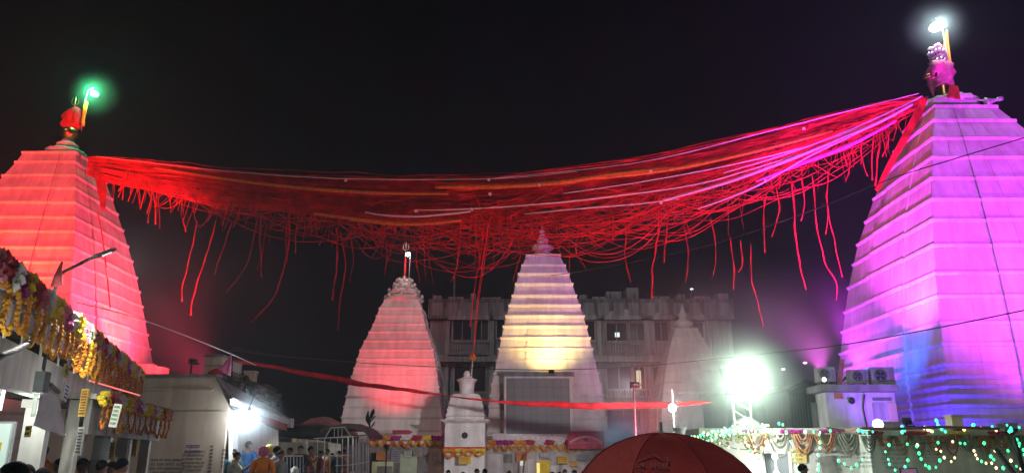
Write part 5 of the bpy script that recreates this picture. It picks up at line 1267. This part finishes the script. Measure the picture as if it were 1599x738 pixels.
# ------------------------------------------------------------ purple room with air conditioners
YA = 22.6
room = thing('roof_room', 'small roof room washed violet with air conditioners on its slab', 'building', (0,0,0))
xa, xb = X_at(1292,640,YA), X_at(1400,640,YA); zs_ = at(0,612,YA).z
rm = MB().box(xa, xb, YA, YA+3, 0, zs_).obj('wall', M_white, room)
MB().box(xa-.25, xb-.02, YA-.35, YA+3, zs_+.003, zs_+.20).obj('roof_slab', M_grey, room)
MB().box(X_at(1363,640,YA), X_at(1392,640,YA), YA-.03, YA-.002, at(0,655,YA).z, at(0,628,YA).z).obj('window', M_flat, rm)
MB().box(X_at(1385,640,YA), X_at(1399,640,YA), YA-.06, YA-.032, at(0,658,YA).z, at(0,628,YA).z).obj('shutter', M_cream, rm)
MB().box(X_at(1303,620,YA), X_at(1316,620,YA), YA-.04, YA-.002, at(0,622,YA).z, at(0,613.5,YA).z).obj('notice', M_osign, rm)
MB().box(X_at(1362,620,YA), X_at(1391,620,YA), YA-.03, YA-.002, at(0,625,YA).z, at(0,620,YA).z).obj('vent_slot', M_grey, rm)
MB().tube([at(1350,615,YA-.05), at(1348,635,YA-.05), at(1354,666,YA-.05)], .02).obj('conduit', M_dark, rm)
MB().lathe([(.08,0),(.10,.05),(.04,.09)], 12).obj('bell', M_dark, rm, loc=at(1329,625,YA-.02)).rotation_euler = (PI/2,0,0)
for i, (px, py, w, h, lb) in enumerate(((1291,584,.50,.42,'leftmost of three air conditioners on the violet roof room, lit blue'), (1342,587,.52,.40,'middle one of three air conditioners on the violet roof room'), (1379,586,.68,.50,'largest air conditioner, at the right end of the violet roof room'))):
    t = thing('air_conditioner', lb, 'air conditioner', at(px,py,YA-.15), 0, 'air conditioners on the roof room'); acunit(t, w, h, .3, mat('dusty_beige_case', (.36,.35,.34), .6, .15, 4, .1, 30))
    for s in (-1, 1): MB().box(s*w*.35-.03, s*w*.35+.03, .02, .28, -h/2-.1, -h/2-.003).obj('foot', M_dark, t)
fl = floodlight('small blue floodlight between the air conditioners on the roof room', at(1327,586,22.9), (12.2, 21.5, 5.6), (.03,.2,1), 200, angle=150, strength=4, size=.07)
tag(fl, group='floodlights washing the towers')
bb = thing('bare_bulb', 'bare white bulb at the left end of the roof room slab', 'lamp', at(1287,592,22.0))
MB().lathe([(.02,-.06),(.06,-.02),(.05,.03),(.02,.06)], 10).obj('bulb', glow('bare_bulb_glass', (1,.9,.85), 6), bb, True); MB().tube([(0,0,.05),(-.05,.05,.2)], .015).obj('socket', M_dark, bb)
# pink cloth streaming from the tower to the roof room
drape('pink_streamer', 'faded pink cloth streamer tied between the roof room and the right tower', 'cloth', [[P(1312,560,22.8),P(1319,560,22.8)],[P(1308,585,22.7),P(1316,586,22.7)],[P(1307,602,22.7),P(1315,602,22.7)]], M_pink, amp=.02)
# dark shed
YD = 23.4
sh = thing('iron_shed', 'dark corrugated iron shed with a low gable left of the violet room', 'shed', (0,0,0))
x0, x1 = X_at(1234,640,YD), X_at(1289,640,YD); ze, zp = at(0,610,YD).z, at(0,596,YD).z
MB().prism([(x0,0),(x1,0),(x1,ze),((x0+x1)/2,zp),(x0,ze)], YD, YD+2.5).obj('frame_wall', mat('sooty_sheet', (.07,.08,.085), .6, .2, 3, .2, 20, streak=.2), sh)
for i in range(12):
    x = x0 + (x1-x0)*(i+.5)/12; MB().box(x-.022, x+.022, YD-.03, YD-.002, .2, ze-.06).obj('sheet_rib', M_dark, sh)
for s in (0, 1):
    xa_, xb_ = (x0-.1, (x0+x1)/2) if s == 0 else ((x0+x1)/2, x1+.1)
    za_, zb__ = (ze-.02, zp+.02) if s == 0 else (zp+.02, ze-.02)
    MB().add([(xa_,YD-.2,za_),(xb_,YD-.2,zb__),(xb_,YD+2.7,zb__),(xa_,YD+2.7,za_),(xa_,YD-.2,za_+.05),(xb_,YD-.2,zb__+.05),(xb_,YD+2.7,zb__+.05),(xa_,YD+2.7,za_+.05)], [(3,2,1,0),(4,5,6,7),(0,1,5,4),(1,2,6,5),(2,3,7,6),(3,0,4,7)]).obj('roof_sheet', M_dark, sh)
MB().box(X_at(1266,640,YD), X_at(1276,640,YD), YD-.06, YD-.033, .3, at(0,628,YD).z).obj('door_leaf', M_grey, sh)
# far small lights between lamp and shed
for i, (px, py, Y, c, lb) in enumerate(((1199,585,44,(1,.8,1),'faint white bulb over the bluish house, left one'), (1223,576,44,(1,.8,.95),'faint white bulb over the bluish house, right one'), (1257,566,44,(1,.5,.8),'pinkish bulb above the iron shed'))):
    t = thing('distant_bulb', lb, 'lamp', at(px,py,Y), 0, 'bulbs beyond the iron shed'); MB().lathe([(.03,-.06),(.12,-.02),(.12,.03),(.03,.06)], 10).obj('bulb', glow('distant_bulb_glass_%d' % i, c, 3), t, True); MB().tube([(0,0,-.06),(0,0,-1.6)], .02).obj('stick', M_dark, t)
# guy stays at the right edge
for i, (a, b) in enumerate((((1555,700,17.8),(1585,740,17.6)), ((1583,684,17.9),(1599,735,17.6)))):
    tag(MB().tube([at(*a), at(*b)], .05, 6).obj('stay_pole', M_dark), 'dark slanting stay on the long wall, ' + ('the left of two' if i == 0 else 'the right of two by the frame edge'), 'pole', 'dark stays at the end of the long wall')
# ------------------------------------------------------------ the umbrella
def umbrella():
    Yu = 3.6; c = at(1032, 676, Yu); zt = c.z; R_ = .47; h = .36; n = 8
    t = thing('open_umbrella', 'large dusty red umbrella with a pale house logo, right before the camera', 'umbrella', (c.x, Yu, zt-h-.5))
    m = mat('dusty_red_nylon', (.85,.13,.12), .85, .2, 3, .3, 30); top = h+.5
    def pt(a, s):       # s 0 apex..1 rim; a in sectors
        k = math.floor(a); f = a-k
        A = (k)*2*PI/n + .28; B = A + 2*PI/n
        r = R_*math.sin(s*PI/2*.97); z = top - h*(1-math.cos(s*PI/2*.97))*1.03
        pa = Vector((math.cos(A)*r, math.sin(A)*r, 0)); pb = Vector((math.cos(B)*r, math.sin(B)*r, 0))
        p = pa.lerp(pb, f); rad = p.length
        # fabric between ribs is pulled slightly straighter than a circle
        p2 = p.normalized()*(rad*.55 + r*.45) if rad > 1e-6 else p
        sagz = -.026*math.sin(PI*f)*s*s + .006*noise.noise(Vector((a*2, s*4, 1)))
        return Vector((p2.x, p2.y, z + sagz - (.03*math.sin(PI*f)*-1 if s > .97 else 0)))
    for k in range(n):
        mb = MB(); g = 8
        for th in (0, -.004):
            for i in range(13):
                for j in range(g+1):
                    p = pt(k + min(j/g, .99999), max(.02, i/12)); mb.v.append((p.x, p.y, p.z+th))
        nn = 13*(g+1)
        for i in range(12):
            for j in range(g):
                a = i*(g+1)+j; b = a+g+1
                mb.f += [(a,b,b+1,a+1), (a+nn,a+1+nn,b+1+nn,b+nn)]; mb.m += [0,0]
        mb.obj('canopy_panel', m, t, True)
        pts = [pt(k, max(.02, i/12)) - Vector((0,0,.008)) for i in range(13)]
        MB().tube(pts, .004, 5).obj('rib', M_steel, t)
        MB().tube([p + Vector((0,0,.0095)) for p in pts], .0022, 4).obj('seam', mat('dark_red_seam', (.30,.03,.03), .9, .2, 9, 0), t)
    # pink strip along one seam on the right, painting its lit edge
    pts = [pt(.0 + 0, i/14) + Vector((0,0,.004)) for i in range(6, 15)]
    M_p = mat('pink_lit_edge_paint', (.62,.28,.36), .7, .1, 5, .1, 40)
    MB().tube(pts, .007, 5, rz=.4).obj('painted_lit_edge', M_p, t)
    MB().tube([(0,0,0),(0,0,top+.05)], .008, 8).obj('shaft', M_steel, t)
    MB().lathe([(.02,0),(.018,.008),(.007,.014),(.004,.04)], 10, (0,0,top-.004)).obj('ferrule', M_whitecloth, t)
    MB().tube([(0,0,0),(0,0,-.06),(.02,0,-.09),(.045,0,-.08),(.05,0,-.05)], .011, 8).obj('handle', M_black, t)
    # logo in pale print: a roof line over lettering
    M_print = mat('worn_pale_print', (.62,.36,.36), .8, .12, 12, .1, 40)
    org = t.location
    def onto(px, py, lift=.0035):
        d = Vector(ray(px, py)); o = Vector((0,0,H)) - Vector(org)
        # march to the canopy
        s = 2.2
        while s < 4.5:
            p = o + d*s; r = math.hypot(p.x, p.y)
            if r < R_*.99:
                sv = math.asin(min(1, r/R_))/(PI/2*.97); zc = top - h*(1-math.cos(sv*PI/2*.97))*1.03
                if p.z <= zc + .012: return p - d.normalized()*lift
            s += .002
        return o + d*3.3
    def stroke(poly, w):
        mb = MB(); 
        pts = []
        for (a, b) in zip(poly, poly[1:]):
            for k in range(6): pts.append((a[0]+(b[0]-a[0])*k/6, a[1]+(b[1]-a[1])*k/6))
        pts.append(poly[-1]); P3 = [onto(*p) for p in pts]
        return mb.tube(P3, w, 4, rz=.5)
    stroke([(996,719),(1021,708.5),(1033,715)], .0042).obj('logo_roof', M_print, t)
    stroke([(1033,715),(1043.5,713.5),(1043,722)], .0036).obj('logo_chimney', M_print, t)
    L5 = {'L':[[(0,0),(0,1),(.7,1)]], 'A':[[(0,1),(.4,0),(.8,1)],[(.18,.62),(.62,.62)]], 'S':[[(.75,.05),(.1,.08),(.08,.45),(.7,.52),(.68,.95),(0,.97)]], 'T':[[(0,.03),(.85,.03)],[(.42,.03),(.42,1)]], 'E':[[(.7,.03),(.05,.03),(.05,.98),(.7,.98)],[(.05,.5),(.6,.5)]]}
    x = 992.5; y0 = 722.0; hh = 6.4
    for w in 'LAL STEEL':
        if w == ' ': x += 3.6; continue
        for pl in L5[w]:
            stroke([(x+px*6.0, y0+py*hh) for px, py in pl], .0024).obj('letter', M_print, t)
        x += 6.4
    for (xa, xb, yy) in ((991,1006,732),(1010,1043,731.5),(993,1008,736),(1018,1043,736)):
        stroke([(xa,yy),(xb,yy)], .0022).obj('logo_line', M_print, t)
umbrella()
# ------------------------------------------------------------ people
def skinmesh(nodes, sub=1):
    bm = bmesh.new(); names = list(nodes); vs = {}
    for n in names: vs[n] = bm.verts.new(nodes[n][0])
    for n in names:
        if nodes[n][2]: bm.edges.new((vs[n], vs[nodes[n][2]]))
    me = bpy.data.meshes.new('skin'); bm.verts.index_update(); bm.to_mesh(me); bm.free()
    o = bpy.data.objects.new('skin', me); COL.objects.link(o)
    o.modifiers.new('s', 'SKIN').use_smooth_shade = True
    sm = o.modifiers.new('u', 'SUBSURF'); sm.levels = sub; sm.render_levels = sub
    for i, n in enumerate(names):
        r = nodes[n][1]; d = me.skin_vertices[0].data[i]; d.radius = r if isinstance(r, tuple) else (r, r); d.use_root = (i == 0)
    dg = bpy.context.evaluated_depsgraph_get(); dg.update()
    r = bpy.data.meshes.new_from_object(o.evaluated_get(dg)); bpy.data.objects.remove(o)
    r.polygons.foreach_set('use_smooth', [True]*len(r.polygons)); r.materials.clear(); r.materials.append(None)
    return r
# standing figure, 1.68 m, facing -y
def figure(armL, armR, grip=0.0):
    "armL/armR: elbow and wrist positions (x positive on both, mirrored for L)"
    N = {'pelvis': ((0,0,.93), (.15,.11), None), 'waist': ((0,0,1.08), (.135,.10), 'pelvis'), 'chest': ((0,.01,1.26), (.16,.115), 'waist'), 'collar': ((0,.015,1.385), (.10,.08), 'chest'),
         'neck': ((0,.005,1.46), .052, 'collar'), 'jaw': ((0,-.012,1.525), (.062,.07), 'neck'), 'skull': ((0,0,1.595), (.076,.09), 'jaw'), 'crown': ((0,.005,1.645), (.055,.065), 'skull')}
    for s, nm in ((1,'l'),(-1,'r')):
        el, wr = (armL if s == 1 else armR)
        el = Vector((el[0]*s, el[1], el[2])); wr = Vector((wr[0]*s, wr[1], wr[2])); d = (wr-el).normalized()
        N['sh'+nm] = ((.175*s,.012,1.375), .062, 'collar'); N['up'+nm] = (tuple(Vector((.19*s,.01,1.34)).lerp(el,.45)), .05, 'sh'+nm)
        N['el'+nm] = (tuple(el), .040, 'up'+nm); N['fo'+nm] = (tuple(el.lerp(wr,.4)), .040, 'el'+nm); N['wr'+nm] = (tuple(wr), (.027,.022), 'fo'+nm)
        N['pa'+nm] = (tuple(wr + d*.05), (.036,.018), 'wr'+nm)
        side = Vector((0,-1,0)) if abs(d.z) > .6 else Vector((0,0,1)); curl = d.cross(side).normalized()*s
        for i, (off, ln) in enumerate(((-.026,.062),(-.009,.074),(.009,.070),(.026,.055))):
            b = wr + d*.085 + side*off; c1 = b + d*ln*.5 + curl*.008*(1+grip*2); c2 = c1 + d*ln*.45*(1-grip*.6) + curl*(.018+.03*grip)
            N['f%d%s' % (i,nm)] = (tuple(b), .0105, 'pa'+nm); N['g%d%s' % (i,nm)] = (tuple(c1), .009, 'f%d%s' % (i,nm)); N['h%d%s' % (i,nm)] = (tuple(c2), .0075, 'g%d%s' % (i,nm))
        b = wr + d*.035 - side*.035; N['t0'+nm] = (tuple(b), .012, 'pa'+nm); N['t1'+nm] = (tuple(b + d*.03 - side*.022), .010, 't0'+nm); N['t2'+nm] = (tuple(b + d*.058 - side*.028 + curl*.01), .008, 't1'+nm)
        N['hip'+nm] = ((.088*s,0,.86), .095, 'pelvis'); N['th'+nm] = ((.095*s,-.005,.68), .078, 'hip'+nm); N['kn'+nm] = ((.10*s,-.005,.48), .056, 'th'+nm); N['ca'+nm] = ((.10*s,.012,.34), .054, 'kn'+nm)
        N['an'+nm] = ((.10*s,.01,.085), .037, 'ca'+nm); N['he'+nm] = ((.10*s,-.02,.04), .035, 'an'+nm); N['to'+nm] = ((.115*s,-.15,.028), (.04,.025), 'he'+nm)
        N['ear'+nm] = ((.080*s,.012,1.575), .014, 'skull')
    N['nose'] = ((0,-.105,1.572), .013, 'skull')
    body = skinmesh(N)
    def sub(keys, g, root): 
        M = {}
        for k in keys:
            p, r, par = N[k]; r = r if isinstance(r, tuple) else (r, r)
            M[k] = (p, (r[0]+g, r[1]+g), None if k == root else par)
        return M
    sk = ['pelvis','waist','chest','collar','shl','upl','ell','shr','upr','elr']; M = sub(sk, .016, 'pelvis'); M['collar'] = (M['collar'][0], (.09,.075), 'chest'); M['hem'] = ((0,0,.80), (.165,.125), 'pelvis')
    shirt = skinmesh(M)
    tr_ = ['pelvis','hipl','thl','knl','cal','anl','hipr','thr','knr','car','anr']; trousers = skinmesh(sub(tr_, .014, 'pelvis'))
    return body, shirt, trousers
def cap_mesh():
    mb = MB(); vs = []; n = 16; k = 9
    for i in range(k):
        ph = PI*.56*i/(k-1)
        for j in range(n):
            t = 2*PI*j/n; back = math.sin(t)   # +y is the back of the head
            p_ = ph*(1 + .38*max(0, back) - .30*max(0, -back)) if i else 0
            r = 1 + .05*noise.noise(Vector((math.cos(t)*3, math.sin(t)*3, i*.9)))
            vs.append((.094*r*math.sin(p_)*math.cos(t), .108*r*math.sin(p_)*math.sin(t) + .006, .098*r*math.cos(p_)))
    fs = [(i*n+j, i*n+(j+1) % n, (i+1)*n+(j+1) % n, (i+1)*n+j) for i in range(k-1) for j in range(n)]
    fs.append(tuple((k-1)*n+j for j in range(n)))
    return mb.add(vs, fs).mesh('hair', M_black, True)
FIG = {'rest': figure(((.25,.02,1.09),(.25,-.06,.86)), ((.25,.02,1.09),(.25,-.06,.86))),
       'reach': figure(((.25,.02,1.09),(.24,-.08,.86)), ((.27,-.16,1.22),(.20,-.36,1.40))),
       'hold': figure(((.26,-.12,1.24),(.10,-.28,1.46)), ((.26,-.12,1.24),(.10,-.28,1.46)), .8)}
HAIR = cap_mesh(); EYE = MB().blob((0,0,0), .011, 7, 5, 0).mesh('eye', M_black, True)
SKIN = [mat('brown_skin', (.30,.16,.10), .55, .12, 8, .1, 60), mat('dark_brown_skin', (.20,.10,.065), .55, .12, 8, .1, 60)]
M_hair = mat('black_hair', (.008,.007,.007), .8, .3, 30, .6, 90, spec=.12)
def cloth(n, c): return mat(n, c, .85, .15, 8, .25, 40)
NAVY = cloth('navy_cotton', (.03,.045,.11)); BLUE = cloth('blue_cotton', (.06,.17,.42)); MAROON = cloth('maroon_cotton', (.20,.03,.06)); BLK = cloth('black_cotton', (.025,.025,.03)); WHT = cloth('white_cotton', (.74,.73,.66)); GRN = cloth('grey_green_cotton', (.22,.25,.22)); BRN = cloth('brown_cotton', (.24,.13,.08)); TEAL = cloth('dark_teal_cotton', (.05,.10,.12)); RUST = cloth('rust_orange_cotton', (.62,.20,.05))
def person(label, px, py, Y, face, shirt, pose='rest', skin=0, hair=M_hair, scale=None, scarf=None, group=None, z0=.25, head=None):
    top = at(px, py, Y); s = scale or max(.8, min(1.12, (top.z - z0)/1.70)); base = top.z - 1.70*s
    t = thing('person', label, 'person', (top.x, Y, base), face, group)
    t.scale = (s, s, s)
    b, sh, tr_ = FIG[pose]
    def part(nm, me, m):
        o = link(nm, me, t); 
        if not me.materials: me.materials.append(None)
        o.material_slots[0].link = 'OBJECT'; o.material_slots[0].material = m; return o
    part('body', b, SKIN[skin]); part('shirt', sh, shirt); part('trousers', tr_, R.choice((BLK, NAVY, GRN)))
    h = part('hair', HAIR, hair); h.location = (0,.002,1.598); h.scale = (.90,.90,.93)
    for e in (-1, 1): part('eye', EYE, M_black).location = (e*.03, -.083, 1.588)
    if scarf:
        pts = [(-.10,-.14,1.12),(-.13,-.12,1.3),(-.10,.03,1.44),(0,.085,1.46),(.10,.03,1.44),(.13,-.12,1.3),(.11,-.15,1.02)]
        MB().tube(pts, [.03,.045,.04,.045,.04,.045,.025], 8, rz=.6).obj('scarf', scarf, t, True)
        MB().add([(-.13,.105,1.44),(.12,.105,1.44),(.10,.15,1.12),(-.10,.15,1.14),(-.13,.13,1.44),(.12,.13,1.44),(.10,.17,1.12),(-.10,.17,1.14)], [(0,1,2,3),(7,6,5,4),(0,4,5,1),(1,5,6,2),(2,6,7,3),(3,7,4,0)]).obj('scarf_end', scarf, t, True)
    if head:
        MB().lathe([(.1,-.10),(.118,-.02),(.112,.06),(.07,.11),(.01,.12)], 14, (0,.008,1.60), wav=.04, wn=5).obj('head_cloth', head, t, True)
    return t
g = 'crowd waiting in the temple court'
person('man looking down beside the pillar below the tall white notice', 146, 715, 13.6, .5, BRN, 'rest', 1, group=g, z0=0)
person('grey haired man in dark shirt before the porch middle post', 176, 718, 13.8, -1.0, BLK, 'rest', 0, group=g, z0=0)
person('dark head low between the near man and the arcade pillar', 44, 722, 8.6, .9, BLK, 'rest', 1, group=g, z0=0)
person('man in blue with an orange scarf reaching out under the arcade', 66, 690, 11.6, -1.9, BLUE, 'reach', 1, scarf=M_orange, group=g, z0=.12)
person('man in rust orange shirt in front of the arcade crowd', 109, 705, 12.6, -.5, RUST, 'rest', 0, group=g, z0=.1)
person('man with black hair at the lower left corner in black', 24, 716, 5.6, -1.0, BLK, 'rest', 1, group=g, z0=0)
person('man half hidden behind the rust orange shirt, looking left', 95, 713, 13.2, -1.3, BRN, 'rest', 1, group=g, z0=0)
person('man in brown shirt turned right beyond the rust orange one', 131, 713, 12.9, 1.2, BRN, 'rest', 1, group=g, z0=0)
person('person with bowed grey green shoulders under the blank boards', 161, 716, 13.0, 2.9, GRN, 'rest', 0, group=g, z0=0)
person('man seen from behind in white shirt with an orange scarf end', 193, 713, 12.4, 2.8, WHT, 'rest', 0, scarf=M_orange, group=g, z0=0)
person('man low at the left between the lit panel and the pillar', 68, 727, 9.6, -.4, TEAL, 'rest', 1, group=g, z0=0)
person('man with a yellow shawl bending at the wall corner', 371, 703, 19.2, 1.9, WHT, 'reach', 0, scarf=M_yellow, group=g)
person('dark haired man just behind the yellow shawl', 366, 699, 20.4, .3, TEAL, 'rest', 1, group=g)
person('person in blue shirt seen from behind under the dazzling lamp', 389, 687, 21.5, PI, BLUE, 'rest', 0, group=g, z0=.4)
person('man in bright orange tunic and pink head cloth seen from behind', 413, 697, 18.2, PI+.2, M_orange, 'rest', 0, head=M_pink, scarf=M_orange, group=g)
person('man with a yellow cap cloth beside the pink head cloth', 422, 694, 20.0, .8, GRN, 'rest', 0, head=cloth('pale_yellow_cotton', (.7,.6,.15)), group=g)
person('dark haired man facing the railing right of the orange tunic', 433, 694, 19.6, 2.4, NAVY, 'rest', 1, group=g)
person('man in pale patterned shirt by the railing left end', 439, 701, 19.4, 1.2, GRN, 'rest', 0, group=g)
person('man in navy facing the camera behind the railing', 470, 694, 25.4, .1, NAVY, 'rest', 0, group=g, z0=.3)
person('man in dark teal behind the railing, left of the navy one', 453, 697, 25.0, -.6, TEAL, 'rest', 1, group=g, z0=.3)
person('dark haired man carrying a yellow cloth load over his shoulder', 486, 695, 25.6, 1.5, MAROON, 'reach', 1, scarf=M_yellow, group=g, z0=.3)
person('man in maroon shirt between the railing and the cage', 501, 702, 26.2, -1.2, MAROON, 'rest', 1, group=g, z0=.3)
person('child sized figure in orange inside the cage', 519, 706, 28.4, .4, M_orange, 'rest', 0, group=g, z0=.3)
person('man in white shirt inside the cage by its left bars', 511, 699, 29.0, -.3, WHT, 'rest', 1, group=g, z0=.3)
person('man in orange and black inside the cage by its right bars', 537, 700, 28.8, 1.0, M_orange, 'rest', 1, group=g, z0=.3)
person('man in dark teal inside the cage between the two orange ones', 529, 702, 28.2, .2, TEAL, 'rest', 1, group=g, z0=.3)
person('person with a white cap low before the railing', 461, 729, 20.5, .8, RUST, 'rest', 0, head=WHT, group=g, z0=0, scale=.9)
for i, (x, y, Y, sh, lb) in enumerate(((700,732,24,BLK,'first of the heads below the little shrine, at its left'), (723,735,24,BRN,'dark head below the middle of the little shrine'), (745,730,25,NAVY,'man in navy, left of the pair at the right of the little shrine'), (757,730,25,NAVY,'man in navy, right of the pair at the right of the little shrine'), (795,733,24,BLK,'dark head before the marble block left of the leaning pole'), (812,737,24,GRN,'low head by the foot of the leaning pole'), (863,735,24,BLK,'dark head just right of the yellow door'), (873,735,25,BLK,'second dark head right of the yellow door'), (882,731,24,BRN,'taller head before the yellow notice'), (897,732,23,BLK,'dark head nearest the left rim of the umbrella'), (1253,722,14,BLK,'dark head before the long wall under the brown poster'), (640,737,25,BLK,'low head before the pale green notice'), (664,736,25,BRN,'low head before the peach price list'))):
    person(lb, x, y, Y, (-1)**i*.7*(i % 4), sh, 'rest', i % 2, group=g, z0=0, scale=.86 if i != 10 else .9)
ph = person('person with both hands raised holding a phone at the lower right', 1418, 742, 6.6, PI, BLK, 'hold', 1, group=g, z0=0)
M_ = at(1419, 737, 6.88)
pn = thing('mobile_phone', 'black mobile phone held up sideways before the long wall', 'phone', M_, 0)
mb = MB().box(-.078,.078,-.004,.004,-.037,.037); o = mb.obj('case', M_black, pn); bv = o.modifiers.new('b', 'BEVEL'); bv.width = .012; bv.segments = 3; bv.affect = 'EDGES'
bv.limit_method = 'NONE'; bv.width = .0035
MB().box(-.068,.068,-.0052,-.0042,-.031,.031).obj('phone_screen', glow('phone_screen', (.25,.10,.22), .6), pn)
MB().lathe([(.006,-.001),(.006,.001)], 12).obj('camera_lens', M_grey, pn, loc=(-.06,-.0062,.022)).rotation_euler = (PI/2,0,0)
pf = MB().box(-10.5, -2.5, 18.9, 33, .002, .25).obj('queue_platform', M_grey); tag(pf, 'low grey step under the queue', kind='structure')
# ------------------------------------------------------------ haze and smoke
def haze():
    m = bpy.data.materials.new('haze'); m.use_nodes = True; t = m.node_tree; t.nodes.clear()
    o = t.nodes.new('ShaderNodeOutputMaterial'); v = t.nodes.new('ShaderNodeVolumePrincipled')
    v.inputs['Color'].default_value = (.70,.84,1,1); v.inputs['Density'].default_value = .0015; v.inputs['Anisotropy'].default_value = .5
    t.links.new(v.outputs[0], o.inputs['Volume'])
    b = MB().box(-75, 75, -12, 110, -1, 30).obj('haze', m); tag(b, 'thin smoky night haze', kind='stuff')
haze()
def smoke(label, c, r, dens, col, sc=.6, name='smoke', lo=.35):
    "a drifting puff: density falls off from its middle and breaks up with noise"
    m = bpy.data.materials.new(name); m.use_nodes = True; t = m.node_tree; t.nodes.clear(); N = t.nodes; L = t.links
    o = N.new('ShaderNodeOutputMaterial'); v = N.new('ShaderNodeVolumePrincipled')
    v.inputs['Color'].default_value = (*col, 1); v.inputs['Anisotropy'].default_value = .1
    tc = N.new('ShaderNodeTexCoord'); ln = N.new('ShaderNodeVectorMath'); ln.operation = 'LENGTH'
    L.new(tc.outputs['Object'], ln.inputs[0])
    mr = N.new('ShaderNodeMapRange'); mr.interpolation_type = 'SMOOTHSTEP'
    mr.inputs['From Min'].default_value = 1; mr.inputs['From Max'].default_value = .1; mr.inputs['To Min'].default_value = 0; mr.inputs['To Max'].default_value = 1
    L.new(ln.outputs['Value'], mr.inputs['Value'])
    nz = N.new('ShaderNodeTexNoise'); nz.inputs['Scale'].default_value = sc*2; nz.inputs['Detail'].default_value = 3; L.new(tc.outputs['Object'], nz.inputs['Vector'])
    r2 = N.new('ShaderNodeMapRange'); r2.inputs['From Min'].default_value = lo; r2.inputs['From Max'].default_value = .65; L.new(nz.outputs['Fac'], r2.inputs['Value'])
    mu = N.new('ShaderNodeMath'); mu.operation = 'MULTIPLY'; L.new(mr.outputs[0], mu.inputs[0]); L.new(r2.outputs[0], mu.inputs[1])
    m2 = N.new('ShaderNodeMath'); m2.operation = 'MULTIPLY'; L.new(mu.outputs[0], m2.inputs[0]); m2.inputs[1].default_value = dens
    L.new(m2.outputs[0], v.inputs['Density']); L.new(v.outputs[0], o.inputs['Volume'])
    b = MB().lathe([(.02,-1),(.5,-.87),(.87,-.5),(1,0),(.87,.5),(.5,.87),(.02,1)], 20).obj(name, m)
    b.location = c; b.scale = r; tag(b, label, kind='stuff')
smoke('pale smoke round the big floodlight, thickened to make its glow', at(1157,596,20.0), (1.7,1.5,1.7), .5, (.84,1,.88), name='lamp_glow_smoke', lo=.0)  # densest near the lamp to stand in for its glare
smoke('wider greenish smoke round the big floodlight, added for its halo', at(1160,590,21.5), (4.2,3.0,3.8), .07, (.80,1,.88), name='lamp_glow_smoke', lo=.15)  # added volume that forms the lamp's halo
smoke('thin wide smoke drifting over the right wall and the far tower', at(1165,590,27), (7,5,5), .04, (.85,.95,1), sc=.8, lo=.2)
smoke('bluish steam puff rising between the middle tower and the umbrella', at(973,672,33), (1.35,1.0,1.15), 3.2, (.45,.80,1), name='steam')
smoke('blue white smoke under the house awning lamp, added for its glow', at(390,653,20.3), (1.0,1.0,1.0), .6, (.85,.94,1), name='awning_glow_smoke', lo=.0)  # puff added to give the hanging lamp a visible glow
smoke('added puff making the green glow round the beacon of the left tower', at(148,147,33.8), (1.4,1.1,1.4), .12, (.5,1,.7), name='beacon_halo', lo=.0)  # volume added so the green beacon shows a halo
smoke('added puff making the white glow round the beacon of the right tower', at(1461,43,28.8), (1.6,1.2,1.5), .10, (.8,1,1), name='beacon_halo', lo=.0)  # volume added so the white beacon shows a halo
smoke('added faint smoke for the brownish glow between the left tower and the small tower', at(330,470,31), (6,3.5,5), .022, (.9,.85,.85), sc=.9, lo=.3)  # added to make the sky glow unevenly here
